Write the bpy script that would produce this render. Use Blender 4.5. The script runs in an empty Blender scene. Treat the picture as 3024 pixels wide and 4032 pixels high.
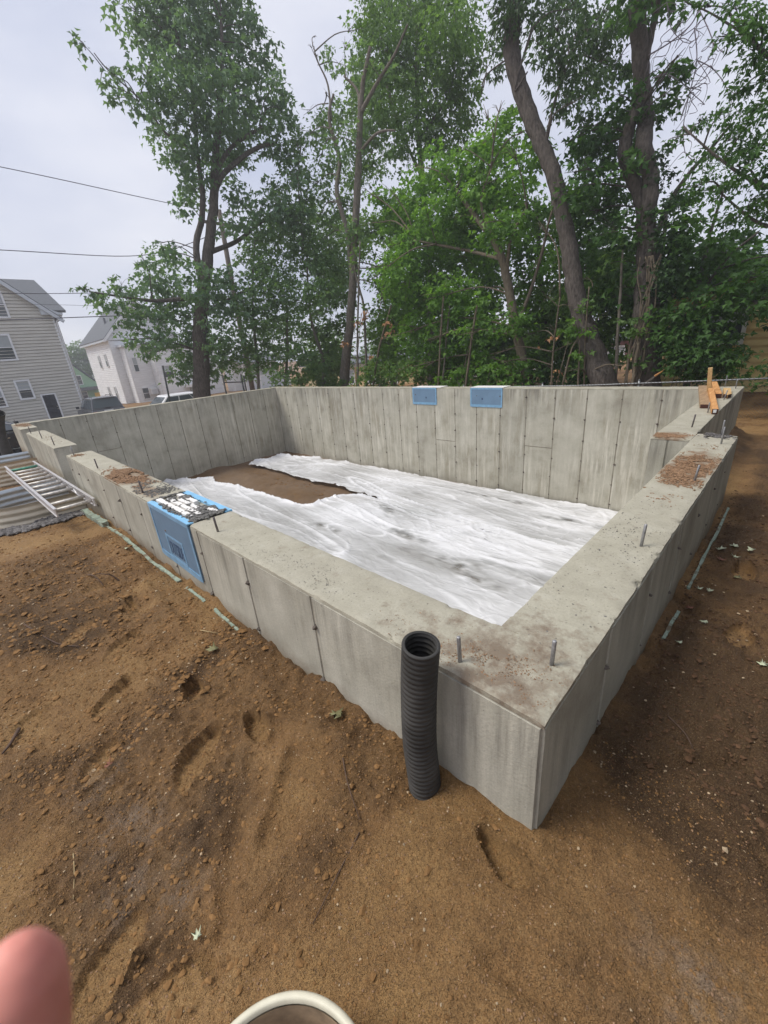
import bpy, bmesh, math, random
import numpy as np
from mathutils import Vector, Matrix
random.seed(11); RNG = np.random.default_rng(11)
scene = bpy.context.scene
COL = scene.collection

# ------------------------------------------------------------------ camera, sky, sun, exposure
cam_d = bpy.data.cameras.new('camera'); cam = bpy.data.objects.new('camera', cam_d); COL.objects.link(cam)
CAM = Vector((0.32516, -0.87241, 1.02662))
cam.matrix_world = Matrix(((0.71634338, -0.20412498, 0.66722197, CAM.x),
                           (0.69298532, 0.31967119, -0.64620559, CAM.y),
                           (-0.08138494, 0.92528013, 0.37044995, CAM.z), (0, 0, 0, 1)))
cam_d.sensor_fit = 'HORIZONTAL'; cam_d.sensor_width = 36.0; cam_d.lens = 36.0 * 1613.75 / 3024.0
cam_d.clip_start = 0.01; cam_d.clip_end = 900
cam_d.dof.use_dof = True; cam_d.dof.focus_distance = 4.0; cam_d.dof.aperture_fstop = 13.0
scene.camera = cam

world = bpy.data.worlds.new('World'); scene.world = world; world.use_nodes = True
wn = world.node_tree.nodes; wl = world.node_tree.links
wn.clear()
SUN_EL, SUN_AZ = math.radians(56), math.radians(222)       # azimuth clockwise from +Y: behind the camera, to its left
w_out = wn.new('ShaderNodeOutputWorld'); w_bg = wn.new('ShaderNodeBackground'); w_bg.inputs['Strength'].default_value = 0.1
w_sky = wn.new('ShaderNodeTexSky'); w_sky.sky_type = 'NISHITA'; w_sky.sun_disc = False
w_sky.sun_elevation = SUN_EL; w_sky.sun_rotation = SUN_AZ
w_tc = wn.new('ShaderNodeTexCoord')
w_map = wn.new('ShaderNodeMapping'); w_map.inputs['Scale'].default_value = (1.0, 1.0, 2.6)
w_no = wn.new('ShaderNodeTexNoise'); w_no.inputs['Scale'].default_value = 2.3; w_no.inputs['Detail'].default_value = 5; w_no.inputs['Roughness'].default_value = 0.5
w_rp = wn.new('ShaderNodeValToRGB')
w_rp.color_ramp.elements[0].position = 0.33; w_rp.color_ramp.elements[0].color = (3.35, 3.6, 4.5, 1)
w_rp.color_ramp.elements[1].position = 0.68; w_rp.color_ramp.elements[1].color = (5.1, 5.15, 5.6, 1)
w_mx = wn.new('ShaderNodeMix'); w_mx.data_type = 'RGBA'; w_mx.inputs['Factor'].default_value = 0.93
wl.new(w_tc.outputs['Generated'], w_map.inputs['Vector']); wl.new(w_map.outputs['Vector'], w_no.inputs['Vector'])
wl.new(w_no.outputs['Fac'], w_rp.inputs['Fac'])
wl.new(w_sky.outputs['Color'], w_mx.inputs['A']); wl.new(w_rp.outputs['Color'], w_mx.inputs['B'])
wl.new(w_mx.outputs['Result'], w_bg.inputs['Color']); wl.new(w_bg.outputs['Background'], w_out.inputs['Surface'])

sun_d = bpy.data.lights.new('sun', 'SUN'); sun = bpy.data.objects.new('sun', sun_d); COL.objects.link(sun)
sun_d.energy = 1.5; sun_d.angle = math.radians(22); sun_d.color = (1.0, 0.95, 0.86)
sdir = Vector((math.sin(SUN_AZ) * math.cos(SUN_EL), math.cos(SUN_AZ) * math.cos(SUN_EL), math.sin(SUN_EL)))
sun.rotation_euler = sdir.to_track_quat('Z', 'Y').to_euler(); sun.location = sdir * 60

scene.view_settings.view_transform = 'Standard'; scene.view_settings.look = 'None'
scene.view_settings.exposure = 0.86; scene.view_settings.gamma = 1.0; scene.view_settings.use_curve_mapping = False
scene.render.engine = 'CYCLES'; scene.cycles.max_bounces = 8; scene.cycles.transparent_max_bounces = 16
scene.cycles.use_denoising = True

# ------------------------------------------------------------------ noise
def _h(ix, iy, s):
    n = (ix.astype(np.int64) * 374761393 + iy.astype(np.int64) * 668265263 + s * 974634777) & 0x7fffffff
    n = ((n ^ (n >> 13)) * 1274126177) & 0x7fffffff
    n = n ^ (n >> 16)
    return (n & 0xffff) / 65535.0
def vnoise(x, y, s=0):
    x = np.asarray(x, float); y = np.asarray(y, float)
    ix = np.floor(x); iy = np.floor(y); fx = x - ix; fy = y - iy
    fx = fx * fx * (3 - 2 * fx); fy = fy * fy * (3 - 2 * fy)
    a = _h(ix, iy, s); b = _h(ix + 1, iy, s); c = _h(ix, iy + 1, s); d = _h(ix + 1, iy + 1, s)
    return (a * (1 - fx) + b * fx) * (1 - fy) + (c * (1 - fx) + d * fx) * fy
def fbm(x, y, s=0, o=4, g=0.5):
    t = 0; a = 1; n = 0
    for k in range(o):
        t = t + a * vnoise(x * 2 ** k + 17.3 * k, y * 2 ** k - 9.1 * k, s + k); n += a; a *= g
    return t / n
def sstep(a, b, x):
    t = np.clip((np.asarray(x, float) - a) / (b - a), 0, 1); return t * t * (3 - 2 * t)

# ------------------------------------------------------------------ materials
MATS = {}
class NT:
    def __init__(s, name):
        s.m = bpy.data.materials.new(name); s.m.use_nodes = True; s.t = s.m.node_tree
        s.p = s.t.nodes['Principled BSDF']; s.out = s.t.nodes['Material Output']
    def n(s, typ, **kw):
        nd = s.t.nodes.new('ShaderNode' + typ)
        for k, v in kw.items():
            if k in nd.inputs.keys() and not hasattr(type(nd), k): nd.inputs[k].default_value = v
            else: setattr(nd, k, v)
        return nd
    def l(s, a, b): s.t.links.new(a, b)
    def coord(s, scale=(1, 1, 1), kind='Object', loc=(0, 0, 0)):
        if kind == 'World': o = s.n('NewGeometry').outputs['Position']
        else: o = s.n('TexCoord').outputs[kind]
        mp = s.n('Mapping'); mp.inputs['Scale'].default_value = scale; mp.inputs['Location'].default_value = loc
        s.l(o, mp.inputs['Vector']); return mp.outputs['Vector']
    def noise(s, vec, scale, detail=4, rough=0.55):
        nd = s.n('TexNoise'); nd.inputs['Scale'].default_value = scale; nd.inputs['Detail'].default_value = detail; nd.inputs['Roughness'].default_value = rough
        s.l(vec, nd.inputs['Vector']); return nd.outputs['Fac']
    def ramp(s, fac, stops):
        r = s.n('ValToRGB'); e = r.color_ramp.elements
        while len(e) < len(stops): e.new(0.5)
        for k, (p, c) in enumerate(stops):
            e[k].position = p; e[k].color = (c if isinstance(c, tuple) else (c, c, c)) + (1,)
        s.l(fac, r.inputs['Fac']); return r.outputs['Color']
    def mix(s, f, a, b, mode='MIX'):
        m = s.n('Mix'); m.data_type = 'RGBA'; m.blend_type = mode
        for i, v in (('Factor', f), ('A', a), ('B', b)):
            sock = m.inputs[i]
            if i == 'Factor': sock = m.inputs[0]
            if i == 'A': sock = m.inputs[6]
            if i == 'B': sock = m.inputs[7]
            if isinstance(v, (int, float)): sock.default_value = v if i == 'Factor' else (v, v, v, 1)
            elif isinstance(v, tuple): sock.default_value = v + (1,)
            else: s.l(v, sock)
        return m.outputs[2]
    def math(s, op, a, b=0.0, c=None):
        m = s.n('Math'); m.operation = op
        for i, v in enumerate((a, b, c)):
            if v is None: continue
            if isinstance(v, (int, float)): m.inputs[i].default_value = v
            else: s.l(v, m.inputs[i])
        return m.outputs[0]
    def bump(s, h, strength=0.5, dist=0.01, prev=None):
        b = s.n('Bump'); b.inputs['Strength'].default_value = strength; b.inputs['Distance'].default_value = dist
        s.l(h, b.inputs['Height'])
        if prev is not None: s.l(prev, b.inputs['Normal'])
        s.l(b.outputs['Normal'], s.p.inputs['Normal']); return b.outputs['Normal']
    def base(s, c):
        if isinstance(c, tuple): s.p.inputs['Base Color'].default_value = c + (1,)
        else: s.l(c, s.p.inputs['Base Color'])
    def set(s, rough=None, metal=None, spec=None):
        if rough is not None:
            if isinstance(rough, (int, float)): s.p.inputs['Roughness'].default_value = rough
            else: s.l(rough, s.p.inputs['Roughness'])
        if metal is not None: s.p.inputs['Metallic'].default_value = metal
        if spec is not None: s.p.inputs['Specular IOR Level'].default_value = spec
        return s.m

def simple(name, col, rough=0.6, metal=0.0, var=0.25, scale=8.0, spec=0.4, bump=0.0, stretch=(1, 1, 1)):
    q = NT(name); v = q.coord(stretch, 'World'); f = q.noise(v, scale, 5)
    c = q.ramp(f, [(0.25, tuple(x * (1 - var) for x in col)), (0.75, tuple(min(1, x * (1 + var)) for x in col))])
    q.base(c)
    if bump: q.bump(q.noise(v, scale * 4, 3), 0.5, bump)
    return q.set(rough, metal, spec)

def concrete(name, top=False):
    q = NT(name); w = q.coord((1, 1, 1), 'World')
    big = q.noise(w, 0.9, 5, 0.6); mid = q.noise(w, 6, 6, 0.65); fine = q.noise(w, 90, 3, 0.7)
    if top:
        c = q.ramp(mid, [(0.2, (0.345, 0.322, 0.25)), (0.55, (0.45, 0.425, 0.338)), (0.85, (0.53, 0.51, 0.43))])
        c = q.mix(q.ramp(big, [(0.4, 0.0), (0.75, 0.45)]), c, (0.36, 0.33, 0.27))
        # brown grit trodden into the laitance, thickest at the corner by the pipe
        d = q.n('VectorMath'); d.operation = 'DISTANCE'; q.l(w, d.inputs[0]); d.inputs[1].default_value = (-0.2, 0.12, 0)
        near = q.ramp(d.outputs['Value'], [(0.05, 1.0), (0.62, 0.0)])
        grit = q.math('ADD', q.math('MULTIPLY', q.noise(w, 9, 6, 0.7), 0.8), q.math('MULTIPLY', near, 0.20))
        g = q.ramp(grit, [(0.47, 0.0), (0.64, 0.75)])
        c = q.mix(g, c, (0.155, 0.098, 0.062))
        sa = q.n('Attribute'); sa.attribute_name = 'stain'
        c = q.mix(q.math('MULTIPLY', sa.outputs['Fac'], q.ramp(q.noise(w, 24, 6, 0.75), [(0.36, 0.25), (0.55, 0.95)])), c, (0.235, 0.15, 0.09))
        sp = q.ramp(q.noise(w, 55, 2, 0.5), [(0.66, 0.0), (0.72, 0.55)])
        c = q.mix(sp, c, (0.12, 0.1, 0.085))
    else:
        yy = q.n('SeparateXYZ'); q.l(w, yy.inputs[0]); patch = q.math('MULTIPLY', q.ramp(q.noise(w, 0.8, 4, 0.6), [(0.36, 0.1), (0.62, 1.0)]), q.ramp(q.math('MULTIPLY', yy.outputs['Y'], 0.125), [(0.05, 0.06), (0.7, 1.0)]))
        st = q.noise(q.coord((4.5, 4.5, 0.8), 'World'), 1.3, 7, 0.7)
        st2 = q.noise(q.coord((13, 13, 0.75), 'World'), 1.0, 7, 0.7)
        blot = q.noise(w, 2.6, 6, 0.62)
        c = q.ramp(blot, [(0.28, (0.33, 0.308, 0.25)), (0.47, (0.47, 0.448, 0.37)), (0.72, (0.58, 0.555, 0.47))])
        c = q.mix(q.math('MULTIPLY', patch, q.ramp(st, [(0.45, 0.0), (0.66, 0.8)])), c, (0.29, 0.255, 0.18))
        c = q.mix(q.math('MULTIPLY', patch, q.ramp(st2, [(0.49, 0.0), (0.62, 0.9)])), c, (0.68, 0.65, 0.56))
        oi = q.n('ObjectInfo')
        c = q.mix(0.55, c, q.ramp(oi.outputs['Random'], [(0.0, 0.72), (0.35, 1.0), (0.7, 0.88), (1.0, 1.08)]), 'MULTIPLY')
        # rain-dark streaks hang down from the top edge of the pour
        z = q.n('SeparateXYZ'); q.l(w, z.inputs[0])
        up = q.ramp(q.math('ADD', z.outputs['Z'], 1.0), [(0.25, 0.0), (1.0, 1.0)])
        run = q.math('MULTIPLY', q.math('MULTIPLY', up, q.ramp(q.noise(w, 1.1, 3, 0.6), [(0.4, 0.15), (0.62, 1.0)])), q.ramp(q.noise(q.coord((5, 5, 0.35), 'World'), 1.7, 6, 0.7), [(0.42, 0.0), (0.62, 0.85)]))
        c = q.mix(run, c, (0.135, 0.125, 0.105))
        # earth splashed on the foot of the outer faces
        ox = q.math('MAXIMUM', q.math('LESS_THAN', z.outputs['Y'], 0.03), q.math('GREATER_THAN', z.outputs['X'], -0.03))
        spl = q.math('MULTIPLY', ox, q.ramp(q.math('ADD', q.math('ADD', z.outputs['Z'], 1.0), q.math('MULTIPLY', q.math('SUBTRACT', q.noise(w, 7, 5, 0.7), 0.5), 0.22)), [(0.36, 0.8), (0.53, 0.0)]))
        c = q.mix(spl, c, (0.20, 0.145, 0.095))
        holes = q.ramp(q.noise(w, 42, 2, 0.5), [(0.7, 0.0), (0.74, 0.5)])
        c = q.mix(holes, c, (0.16, 0.15, 0.135))
    c = q.mix(q.ramp(fine, [(0.3, 0.25), (0.6, 0.0)]), c, (0.2, 0.19, 0.165))
    q.base(c)
    b = q.bump(mid, 0.35, 0.012); q.bump(fine, 0.5, 0.004, b)
    return q.set(0.88, 0, 0.25)

def dirt(name, dark=1.0, floor=False):
    q = NT(name); w = q.coord((1, 1, 1), 'World')
    big = q.noise(w, 0.8, 5, 0.6); mid = q.noise(w, 5.5, 6, 0.65); fine = q.noise(w, 60, 4, 0.7); grit = q.noise(w, 210, 2, 0.6)
    k = dark
    c = q.ramp(mid, [(0.2, (0.155 * k, 0.082 * k, 0.034 * k)), (0.5, (0.31 * k, 0.173 * k, 0.070 * k)), (0.8, (0.42 * k, 0.255 * k, 0.112 * k))])
    if floor: c = q.mix(0.65, c, (0.20, 0.155, 0.12))
    c = q.mix(q.ramp(big, [(0.42, 0.0), (0.68, 0.7)]), c, (0.185 * k, 0.101 * k, 0.038 * k))
    if not floor:
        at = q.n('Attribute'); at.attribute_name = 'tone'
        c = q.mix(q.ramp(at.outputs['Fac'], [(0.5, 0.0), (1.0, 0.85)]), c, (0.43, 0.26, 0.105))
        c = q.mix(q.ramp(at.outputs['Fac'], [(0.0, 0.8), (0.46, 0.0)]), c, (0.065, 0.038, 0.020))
        a2 = q.n('Attribute'); a2.attribute_name = 'stain'
        c = q.mix(q.math('MULTIPLY', a2.outputs['Fac'], q.ramp(q.noise(w, 14, 5, 0.7), [(0.42, 0.0), (0.62, 0.55)])), c, (0.30, 0.245, 0.20))
    c = q.mix(q.ramp(fine, [(0.3, 0.45), (0.55, 0.0)]), c, (0.085 * k, 0.050 * k, 0.027 * k))
    c = q.mix(q.ramp(grit, [(0.30, 0.45), (0.40, 0.0)]), c, (0.07 * k, 0.042 * k, 0.022 * k)); c = q.mix(q.ramp(grit, [(0.60, 0.0), (0.70, 0.6)]), c, (0.43, 0.30, 0.15))
    q.base(c)
    b = q.bump(mid, 0.5, 0.02); b = q.bump(q.noise(w, 26, 5, 0.7), 0.9, 0.022, b); b = q.bump(fine, 1.0, 0.016, b); q.bump(grit, 1.0, 0.007, b)
    return q.set(q.ramp(big, [(0.3, 0.72), (0.7, 0.95)]), 0, 0.3)

def foliage(name, dark, light, trans=0.3):
    q = NT(name); at = q.n('Attribute'); at.attribute_name = 'tone'
    c = q.ramp(at.outputs['Fac'], [(0.0, dark), (0.55, tuple((a + b) / 2 for a, b in zip(dark, light))), (1.0, light)])
    q.base(c); q.set(0.5, 0, 0.3)
    tr = q.n('BsdfTranslucent'); q.l(q.mix(1.0, c, (1.25, 1.3, 0.55), 'MULTIPLY'), tr.inputs['Color'])
    mx = q.n('MixShader'); mx.inputs[0].default_value = trans
    q.l(q.p.outputs[0], mx.inputs[1]); q.l(tr.outputs[0], mx.inputs[2]); q.l(mx.outputs[0], q.out.inputs['Surface'])
    return q.m

def bark(name, a, b):
    q = NT(name); v = q.coord((1, 1, 0.28), 'World'); f = q.noise(v, 22, 6, 0.7); g = q.noise(q.coord((1, 1, 1), 'World'), 2.5, 4)
    c = q.ramp(f, [(0.3, a), (0.7, b)]); c = q.mix(q.ramp(g, [(0.45, 0.0), (0.75, 0.55)]), c, tuple(x * 0.7 for x in b))
    q.base(c); q.bump(f, 1.0, 0.05); return q.set(0.92, 0, 0.2)

def plastic_film():
    q = NT('plastic_film'); w = q.coord((1, 1, 1), 'World')
    a = q.n('Attribute'); a.attribute_name = 'milk'
    ws = q.noise(q.coord((0.7, 1.6, 1), 'World'), 2.6, 5, 0.6)
    c = q.ramp(a.outputs['Fac'], [(0.45, (0.60, 0.61, 0.60)), (1.0, (0.84, 0.84, 0.86))]); q.base(c); q.set(0.25, 0, 0.45)
    wob = q.n('TexNoise'); wob.inputs['Scale'].default_value = 1.6; wob.inputs['Detail'].default_value = 2; q.l(w, wob.inputs['Vector'])
    def crumple(sx, sy, k):
        mp = q.n('Mapping'); mp.inputs['Scale'].default_value = (sx, sy, 1); ad = q.n('VectorMath'); ad.operation = 'ADD'; sc = q.n('VectorMath'); sc.operation = 'SCALE'; sc.inputs['Scale'].default_value = .55
        q.l(wob.outputs['Color'], sc.inputs[0]); q.l(w, ad.inputs[0]); q.l(sc.outputs[0], ad.inputs[1]); q.l(ad.outputs[0], mp.inputs['Vector'])
        vo = q.n('TexVoronoi'); vo.feature = 'DISTANCE_TO_EDGE'; vo.inputs['Scale'].default_value = k; q.l(mp.outputs['Vector'], vo.inputs['Vector']); return vo.outputs['Distance']
    b_ = q.bump(crumple(.45, 1.9, 1.5), 0.5, 0.08); b_ = q.bump(crumple(1.0, 2.6, 3.6), 0.55, 0.03, b_); q.bump(q.noise(w, 22, 3, 0.6), 0.25, 0.008, b_)
    tp = q.n('BsdfTransparent'); tp.inputs['Color'].default_value = (0.93, 0.95, 0.93, 1)
    mx = q.n('MixShader')
    f = q.math('ADD', a.outputs['Fac'], q.math('MULTIPLY', q.math('SUBTRACT', ws, 0.5), 0.35)); f = q.math('MINIMUM', q.math('MAXIMUM', f, 0.22), 0.97)
    q.l(f, mx.inputs[0]); q.l(tp.outputs[0], mx.inputs[1]); q.l(q.p.outputs[0], mx.inputs[2]); q.l(mx.outputs[0], q.out.inputs['Surface'])
    return q.m

def siding_mat(name, col, var=0.08):
    q = NT(name); f = q.noise(q.coord((1, 0.6, 5), 'World'), 1.6, 5, 0.6)
    q.base(q.ramp(f, [(0.25, tuple(x * (1 - var * 2) for x in col)), (0.7, tuple(min(1, x * (1 + var)) for x in col))])); return q.set(0.6, 0, 0.35)

def wood_mat(name, a, b):
    q = NT(name); f = q.noise(q.coord((30, 3, 30), 'Object'), 1.5, 5, 0.6); q.base(q.ramp(f, [(0.3, a), (0.7, b)])); q.bump(f, 0.3, 0.003); return q.set(0.75, 0, 0.3)

def green_board():
    q = NT('pale_green_board'); w = q.coord((1, 1, 1), 'World'); c = q.ramp(q.noise(w, 30, 4, 0.6), [(0.3, (0.22, 0.28, 0.22)), (0.7, (0.37, 0.44, 0.36))])
    c = q.mix(q.ramp(q.noise(w, 13, 5, 0.7), [(0.50, 0.0), (0.62, 0.85)]), c, (0.16, 0.11, 0.07)); q.base(c); q.bump(q.noise(w, 60, 3), 0.4, 0.004); return q.set(0.85, 0, 0.25)
M = dict(
    concrete=concrete('cast_concrete'), concrete_top=concrete('concrete_top', True),
    dirt=dirt('brown_dirt'), floor=dirt('floor_dirt', 0.9, True), moist=simple('moist_clod', (0.105, 0.058, 0.031), 0.9, 0, 0.45, 30, 0.25, 0.004), loose=simple('loose_dirt', (0.27, 0.165, 0.095), 0.95, 0, 0.5, 60),  # includes a darker clod copy matching the shade painted into the right soil
    grit=simple('pale_grit', (0.40, 0.30, 0.19), 0.8, 0, 0.6, 40), clod=simple('dirt_clod', (0.22, 0.122, 0.05), 0.95, 0, 0.45, 30, 0.2, 0.004),
    gravel=simple('grey_gravel', (0.15, 0.14, 0.135), 0.8, 0, 0.75, 20), film=plastic_film(),
    bolt=simple('zinc_bolt', (0.36, 0.36, 0.37), 0.5, 0.6, 0.3, 60), rust=simple('dark_steel_bolt', (0.17, 0.15, 0.15), 0.6, 0.5, 0.3, 60),
    joint=simple('dark_form_joint', (0.27, 0.245, 0.195), 0.95, 0, 0.5, 5), tie=simple('stained_tie_knob', (0.12, 0.10, 0.085), 0.9, 0, 0.4, 60),
    pipe=simple('black_plastic_pipe', (0.052, 0.050, 0.047), 0.65, 0, 0.5, 9, 0.35),
    alu=simple('aluminium', (0.62, 0.6, 0.6), 0.42, 0.55, 0.2, 30), alu_dirty=simple('muddy_aluminium', (0.66, 0.63, 0.58), 0.5, 0.3, 0.35, 25), green_rung=simple('green_stained_rung', (0.12, 0.36, 0.26), 0.6, 0.2, 0.4, 20),
    galv=simple('galvanised_steel', (0.60, 0.53, 0.41), 0.5, 0.35, 0.14, 5),  # tan holds dirt and the painted reflection of the ground
    galv_in=simple('bright_galvanised_lining', (0.52, 0.57, 0.60), 0.4, 0.5, 0.1, 5),  # bluish copy of the steel: sky reflection put into the inner side's colour
    blue=simple('blue_panel', (0.145, 0.232, 0.335), 0.5, 0, 0.12, 4), blue_tape=simple('blue_tape', (0.20, 0.37, 0.54), 0.35, 0, 0.18, 14), blue_foam=simple('bright_blue_form', (0.24, 0.52, 0.78), 0.5, 0, 0.12, 12),
    foam=simple('white_foam', (0.82, 0.80, 0.77), 0.8, 0, 0.1, 40), smear=simple('wet_cement_smear', (0.17, 0.165, 0.155), 0.9, 0, 0.45, 60, 0.2, 0.006), ink=simple('dark_ink', (0.05, 0.085, 0.16), 0.6),
    green_board=green_board(),
    lumber=wood_mat('fresh_lumber', (0.50, 0.22, 0.075), (0.72, 0.40, 0.16)), lumber_grey=wood_mat('weathered_lumber', (0.26, 0.17, 0.1), (0.46, 0.31, 0.18)), lumber_pale=wood_mat('pale_lumber', (0.50, 0.31, 0.13), (0.66, 0.45, 0.22)), lumber_end=simple('wet_end_grain', (0.075, 0.03, 0.022), 0.8), tag_white=simple('white_sticker', (0.75, 0.76, 0.75), 0.5, 0, 0.05),
    siding_grey=siding_mat('beige_siding', (0.57, 0.55, 0.49)), siding_white=siding_mat('white_siding', (0.86, 0.87, 0.88)), siding_green=siding_mat('green_stucco', (0.30, 0.50, 0.34)), siding_yellow=siding_mat('yellow_siding', (0.84, 0.66, 0.31)), siding_cream=siding_mat('cream_wall', (0.68, 0.53, 0.30)),
    trim=simple('white_trim', (0.78, 0.79, 0.80), 0.5, 0, 0.05), roof=simple('grey_shingle', (0.13, 0.14, 0.155), 0.9, 0, 0.35, 14), roof_red=simple('red_roof', (0.24, 0.10, 0.075), 0.8), eave=simple('pale_fascia', (0.56, 0.60, 0.64), 0.5, 0, 0.06),
    glass=simple('window_glass', (0.045, 0.055, 0.065), 0.08, 0, 0.4, 1.5, 0.8), blind=simple('window_blind', (0.36, 0.39, 0.40), 0.35, 0, 0.1, 3, 0.6), black_door=simple('black_door', (0.012, 0.015, 0.025), 0.35, 0, 0.2), brass=simple('door_hardware', (0.5, 0.45, 0.38), 0.35, 0.8), yellow=simple('yellow_board', (0.75, 0.46, 0.05), 0.6),
    car_black=simple('dark_car_paint', (0.014, 0.016, 0.02), 0.18, 0, 0.1, 3, 0.6), car_silver=simple('silver_car_paint', (0.17, 0.175, 0.19), 0.25, 0.5, 0.05), car_white=simple('white_car_paint', (0.80, 0.80, 0.81), 0.25, 0, 0.03), chrome=simple('chrome', (0.75, 0.76, 0.78), 0.12, 1.0, 0.05), tyre=simple('tyre_rubber', (0.018, 0.018, 0.018), 0.9), lamp_red=simple('red_lamp', (0.38, 0.03, 0.025), 0.25), car_glass=simple('car_glass', (0.10, 0.12, 0.135), 0.08, 0, 0.15, 1, 0.9), black_trim=simple('black_trim', (0.02, 0.02, 0.022), 0.6),
    fence=simple('galvanised_fence', (0.24, 0.25, 0.26), 0.45, 0.8, 0.15), fence_dark=simple('dark_fence_post', (0.05, 0.055, 0.055), 0.7), wire=simple('power_cable', (0.06, 0.055, 0.075), 0.7), pole=bark('weathered_pole', (0.10, 0.085, 0.07), (0.2, 0.17, 0.145)),
    bark_grey=bark('grey_bark', (0.11, 0.097, 0.082), (0.28, 0.25, 0.21)), bark_dark=bark('dark_bark', (0.04, 0.033, 0.029), (0.19, 0.165, 0.145)), bark_tan=bark('tan_bark', (0.12, 0.098, 0.072), (0.27, 0.225, 0.165)), vine=simple('bare_vine', (0.22, 0.19, 0.21), 0.8),
    leaf_left=foliage('blue_green_leaf', (0.07, 0.135, 0.085), (0.22, 0.35, 0.19), 0.48), leaf_pale=foliage('pale_green_leaf', (0.085, 0.16, 0.085), (0.27, 0.42, 0.18), 0.5), leaf_mid=foliage('mid_green_leaf', (0.048, 0.11, 0.036), (0.23, 0.38, 0.105), 0.48), leaf_bright=foliage('bright_maple_leaf', (0.045, 0.12, 0.022), (0.26, 0.47, 0.095), 0.5), leaf_dark=foliage('dark_green_leaf', (0.016, 0.05, 0.014), (0.125, 0.26, 0.06), 0.38), leaf_ash=foliage('ash_leaf', (0.03, 0.062, 0.03), (0.13, 0.22, 0.09), 0.38), leaf_ivy=foliage('ivy_leaf', (0.012, 0.034, 0.012), (0.045, 0.10, 0.028), 0.15),  # left maple's leaves tinted bluer and paler to imitate haze
    dead_leaf=simple('dry_leaf', (0.42, 0.23, 0.11), 0.8, 0, 0.3, 40), pale_leaf=simple('pale_leaf', (0.56, 0.60, 0.42), 0.7, 0, 0.25, 60), olive_leaf=simple('olive_leaf', (0.20, 0.19, 0.09), 0.6, 0, 0.25, 60), red_leaf=simple('red_leaf', (0.21, 0.085, 0.05), 0.7, 0, 0.3, 60), stick=simple('dead_stick', (0.11, 0.07, 0.05), 0.9, 0, 0.4, 40), straw=simple('straw', (0.42, 0.32, 0.17), 0.8),
    bucket=simple('cream_bucket', (0.70, 0.66, 0.52), 0.45, 0, 0.12, 22), bucket_in=simple('muddy_bucket_inside', (0.33, 0.24, 0.155), 0.8, 0, 0.55, 16), asphalt=simple('asphalt', (0.075, 0.075, 0.078), 0.9, 0, 0.3, 6), grass=simple('far_ground', (0.07, 0.085, 0.04), 0.95, 0, 0.4, 0.4),
)
def skin():
    q = NT('skin'); q.base(q.ramp(q.noise(q.coord((1, 1, 1), 'World'), 120, 4), [(0.3, (0.66, 0.23, 0.19)), (0.7, (0.78, 0.33, 0.27))])); q.set(0.55, 0, 0.35)
    q.p.inputs['Subsurface Weight'].default_value = 0.25; q.p.inputs['Subsurface Radius'].default_value = (0.004, 0.0015, 0.001); return q.m
M['skin'] = skin(); M['nail'] = simple('finger_nail', (0.78, 0.42, 0.36), 0.3, 0, 0.05)

# ------------------------------------------------------------------ objects and mesh helpers
def empty(name, loc=(0, 0, 0), rotz=0.0):
    o = bpy.data.objects.new(name, None); COL.objects.link(o); o.location = loc; o.rotation_euler = (0, 0, rotz); o.empty_display_size = 0.2
    return o
def tag(o, label=None, cat=None, group=None, kind=None):
    for k, v in (('label', label), ('category', cat), ('group', group), ('kind', kind)):
        if v: o[k] = v
    return o
def link(name, me, parent=None, world=True):
    o = bpy.data.objects.new(name, me); COL.objects.link(o)
    if parent is not None:
        o.parent = parent
        if world: o.matrix_parent_inverse = world_of(parent).inverted()
    return o
def world_of(o):
    m = Matrix.LocRotScale(o.location, o.rotation_euler, o.scale)
    if o.parent is not None: m = world_of(o.parent) @ o.matrix_parent_inverse @ m
    return m

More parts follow.
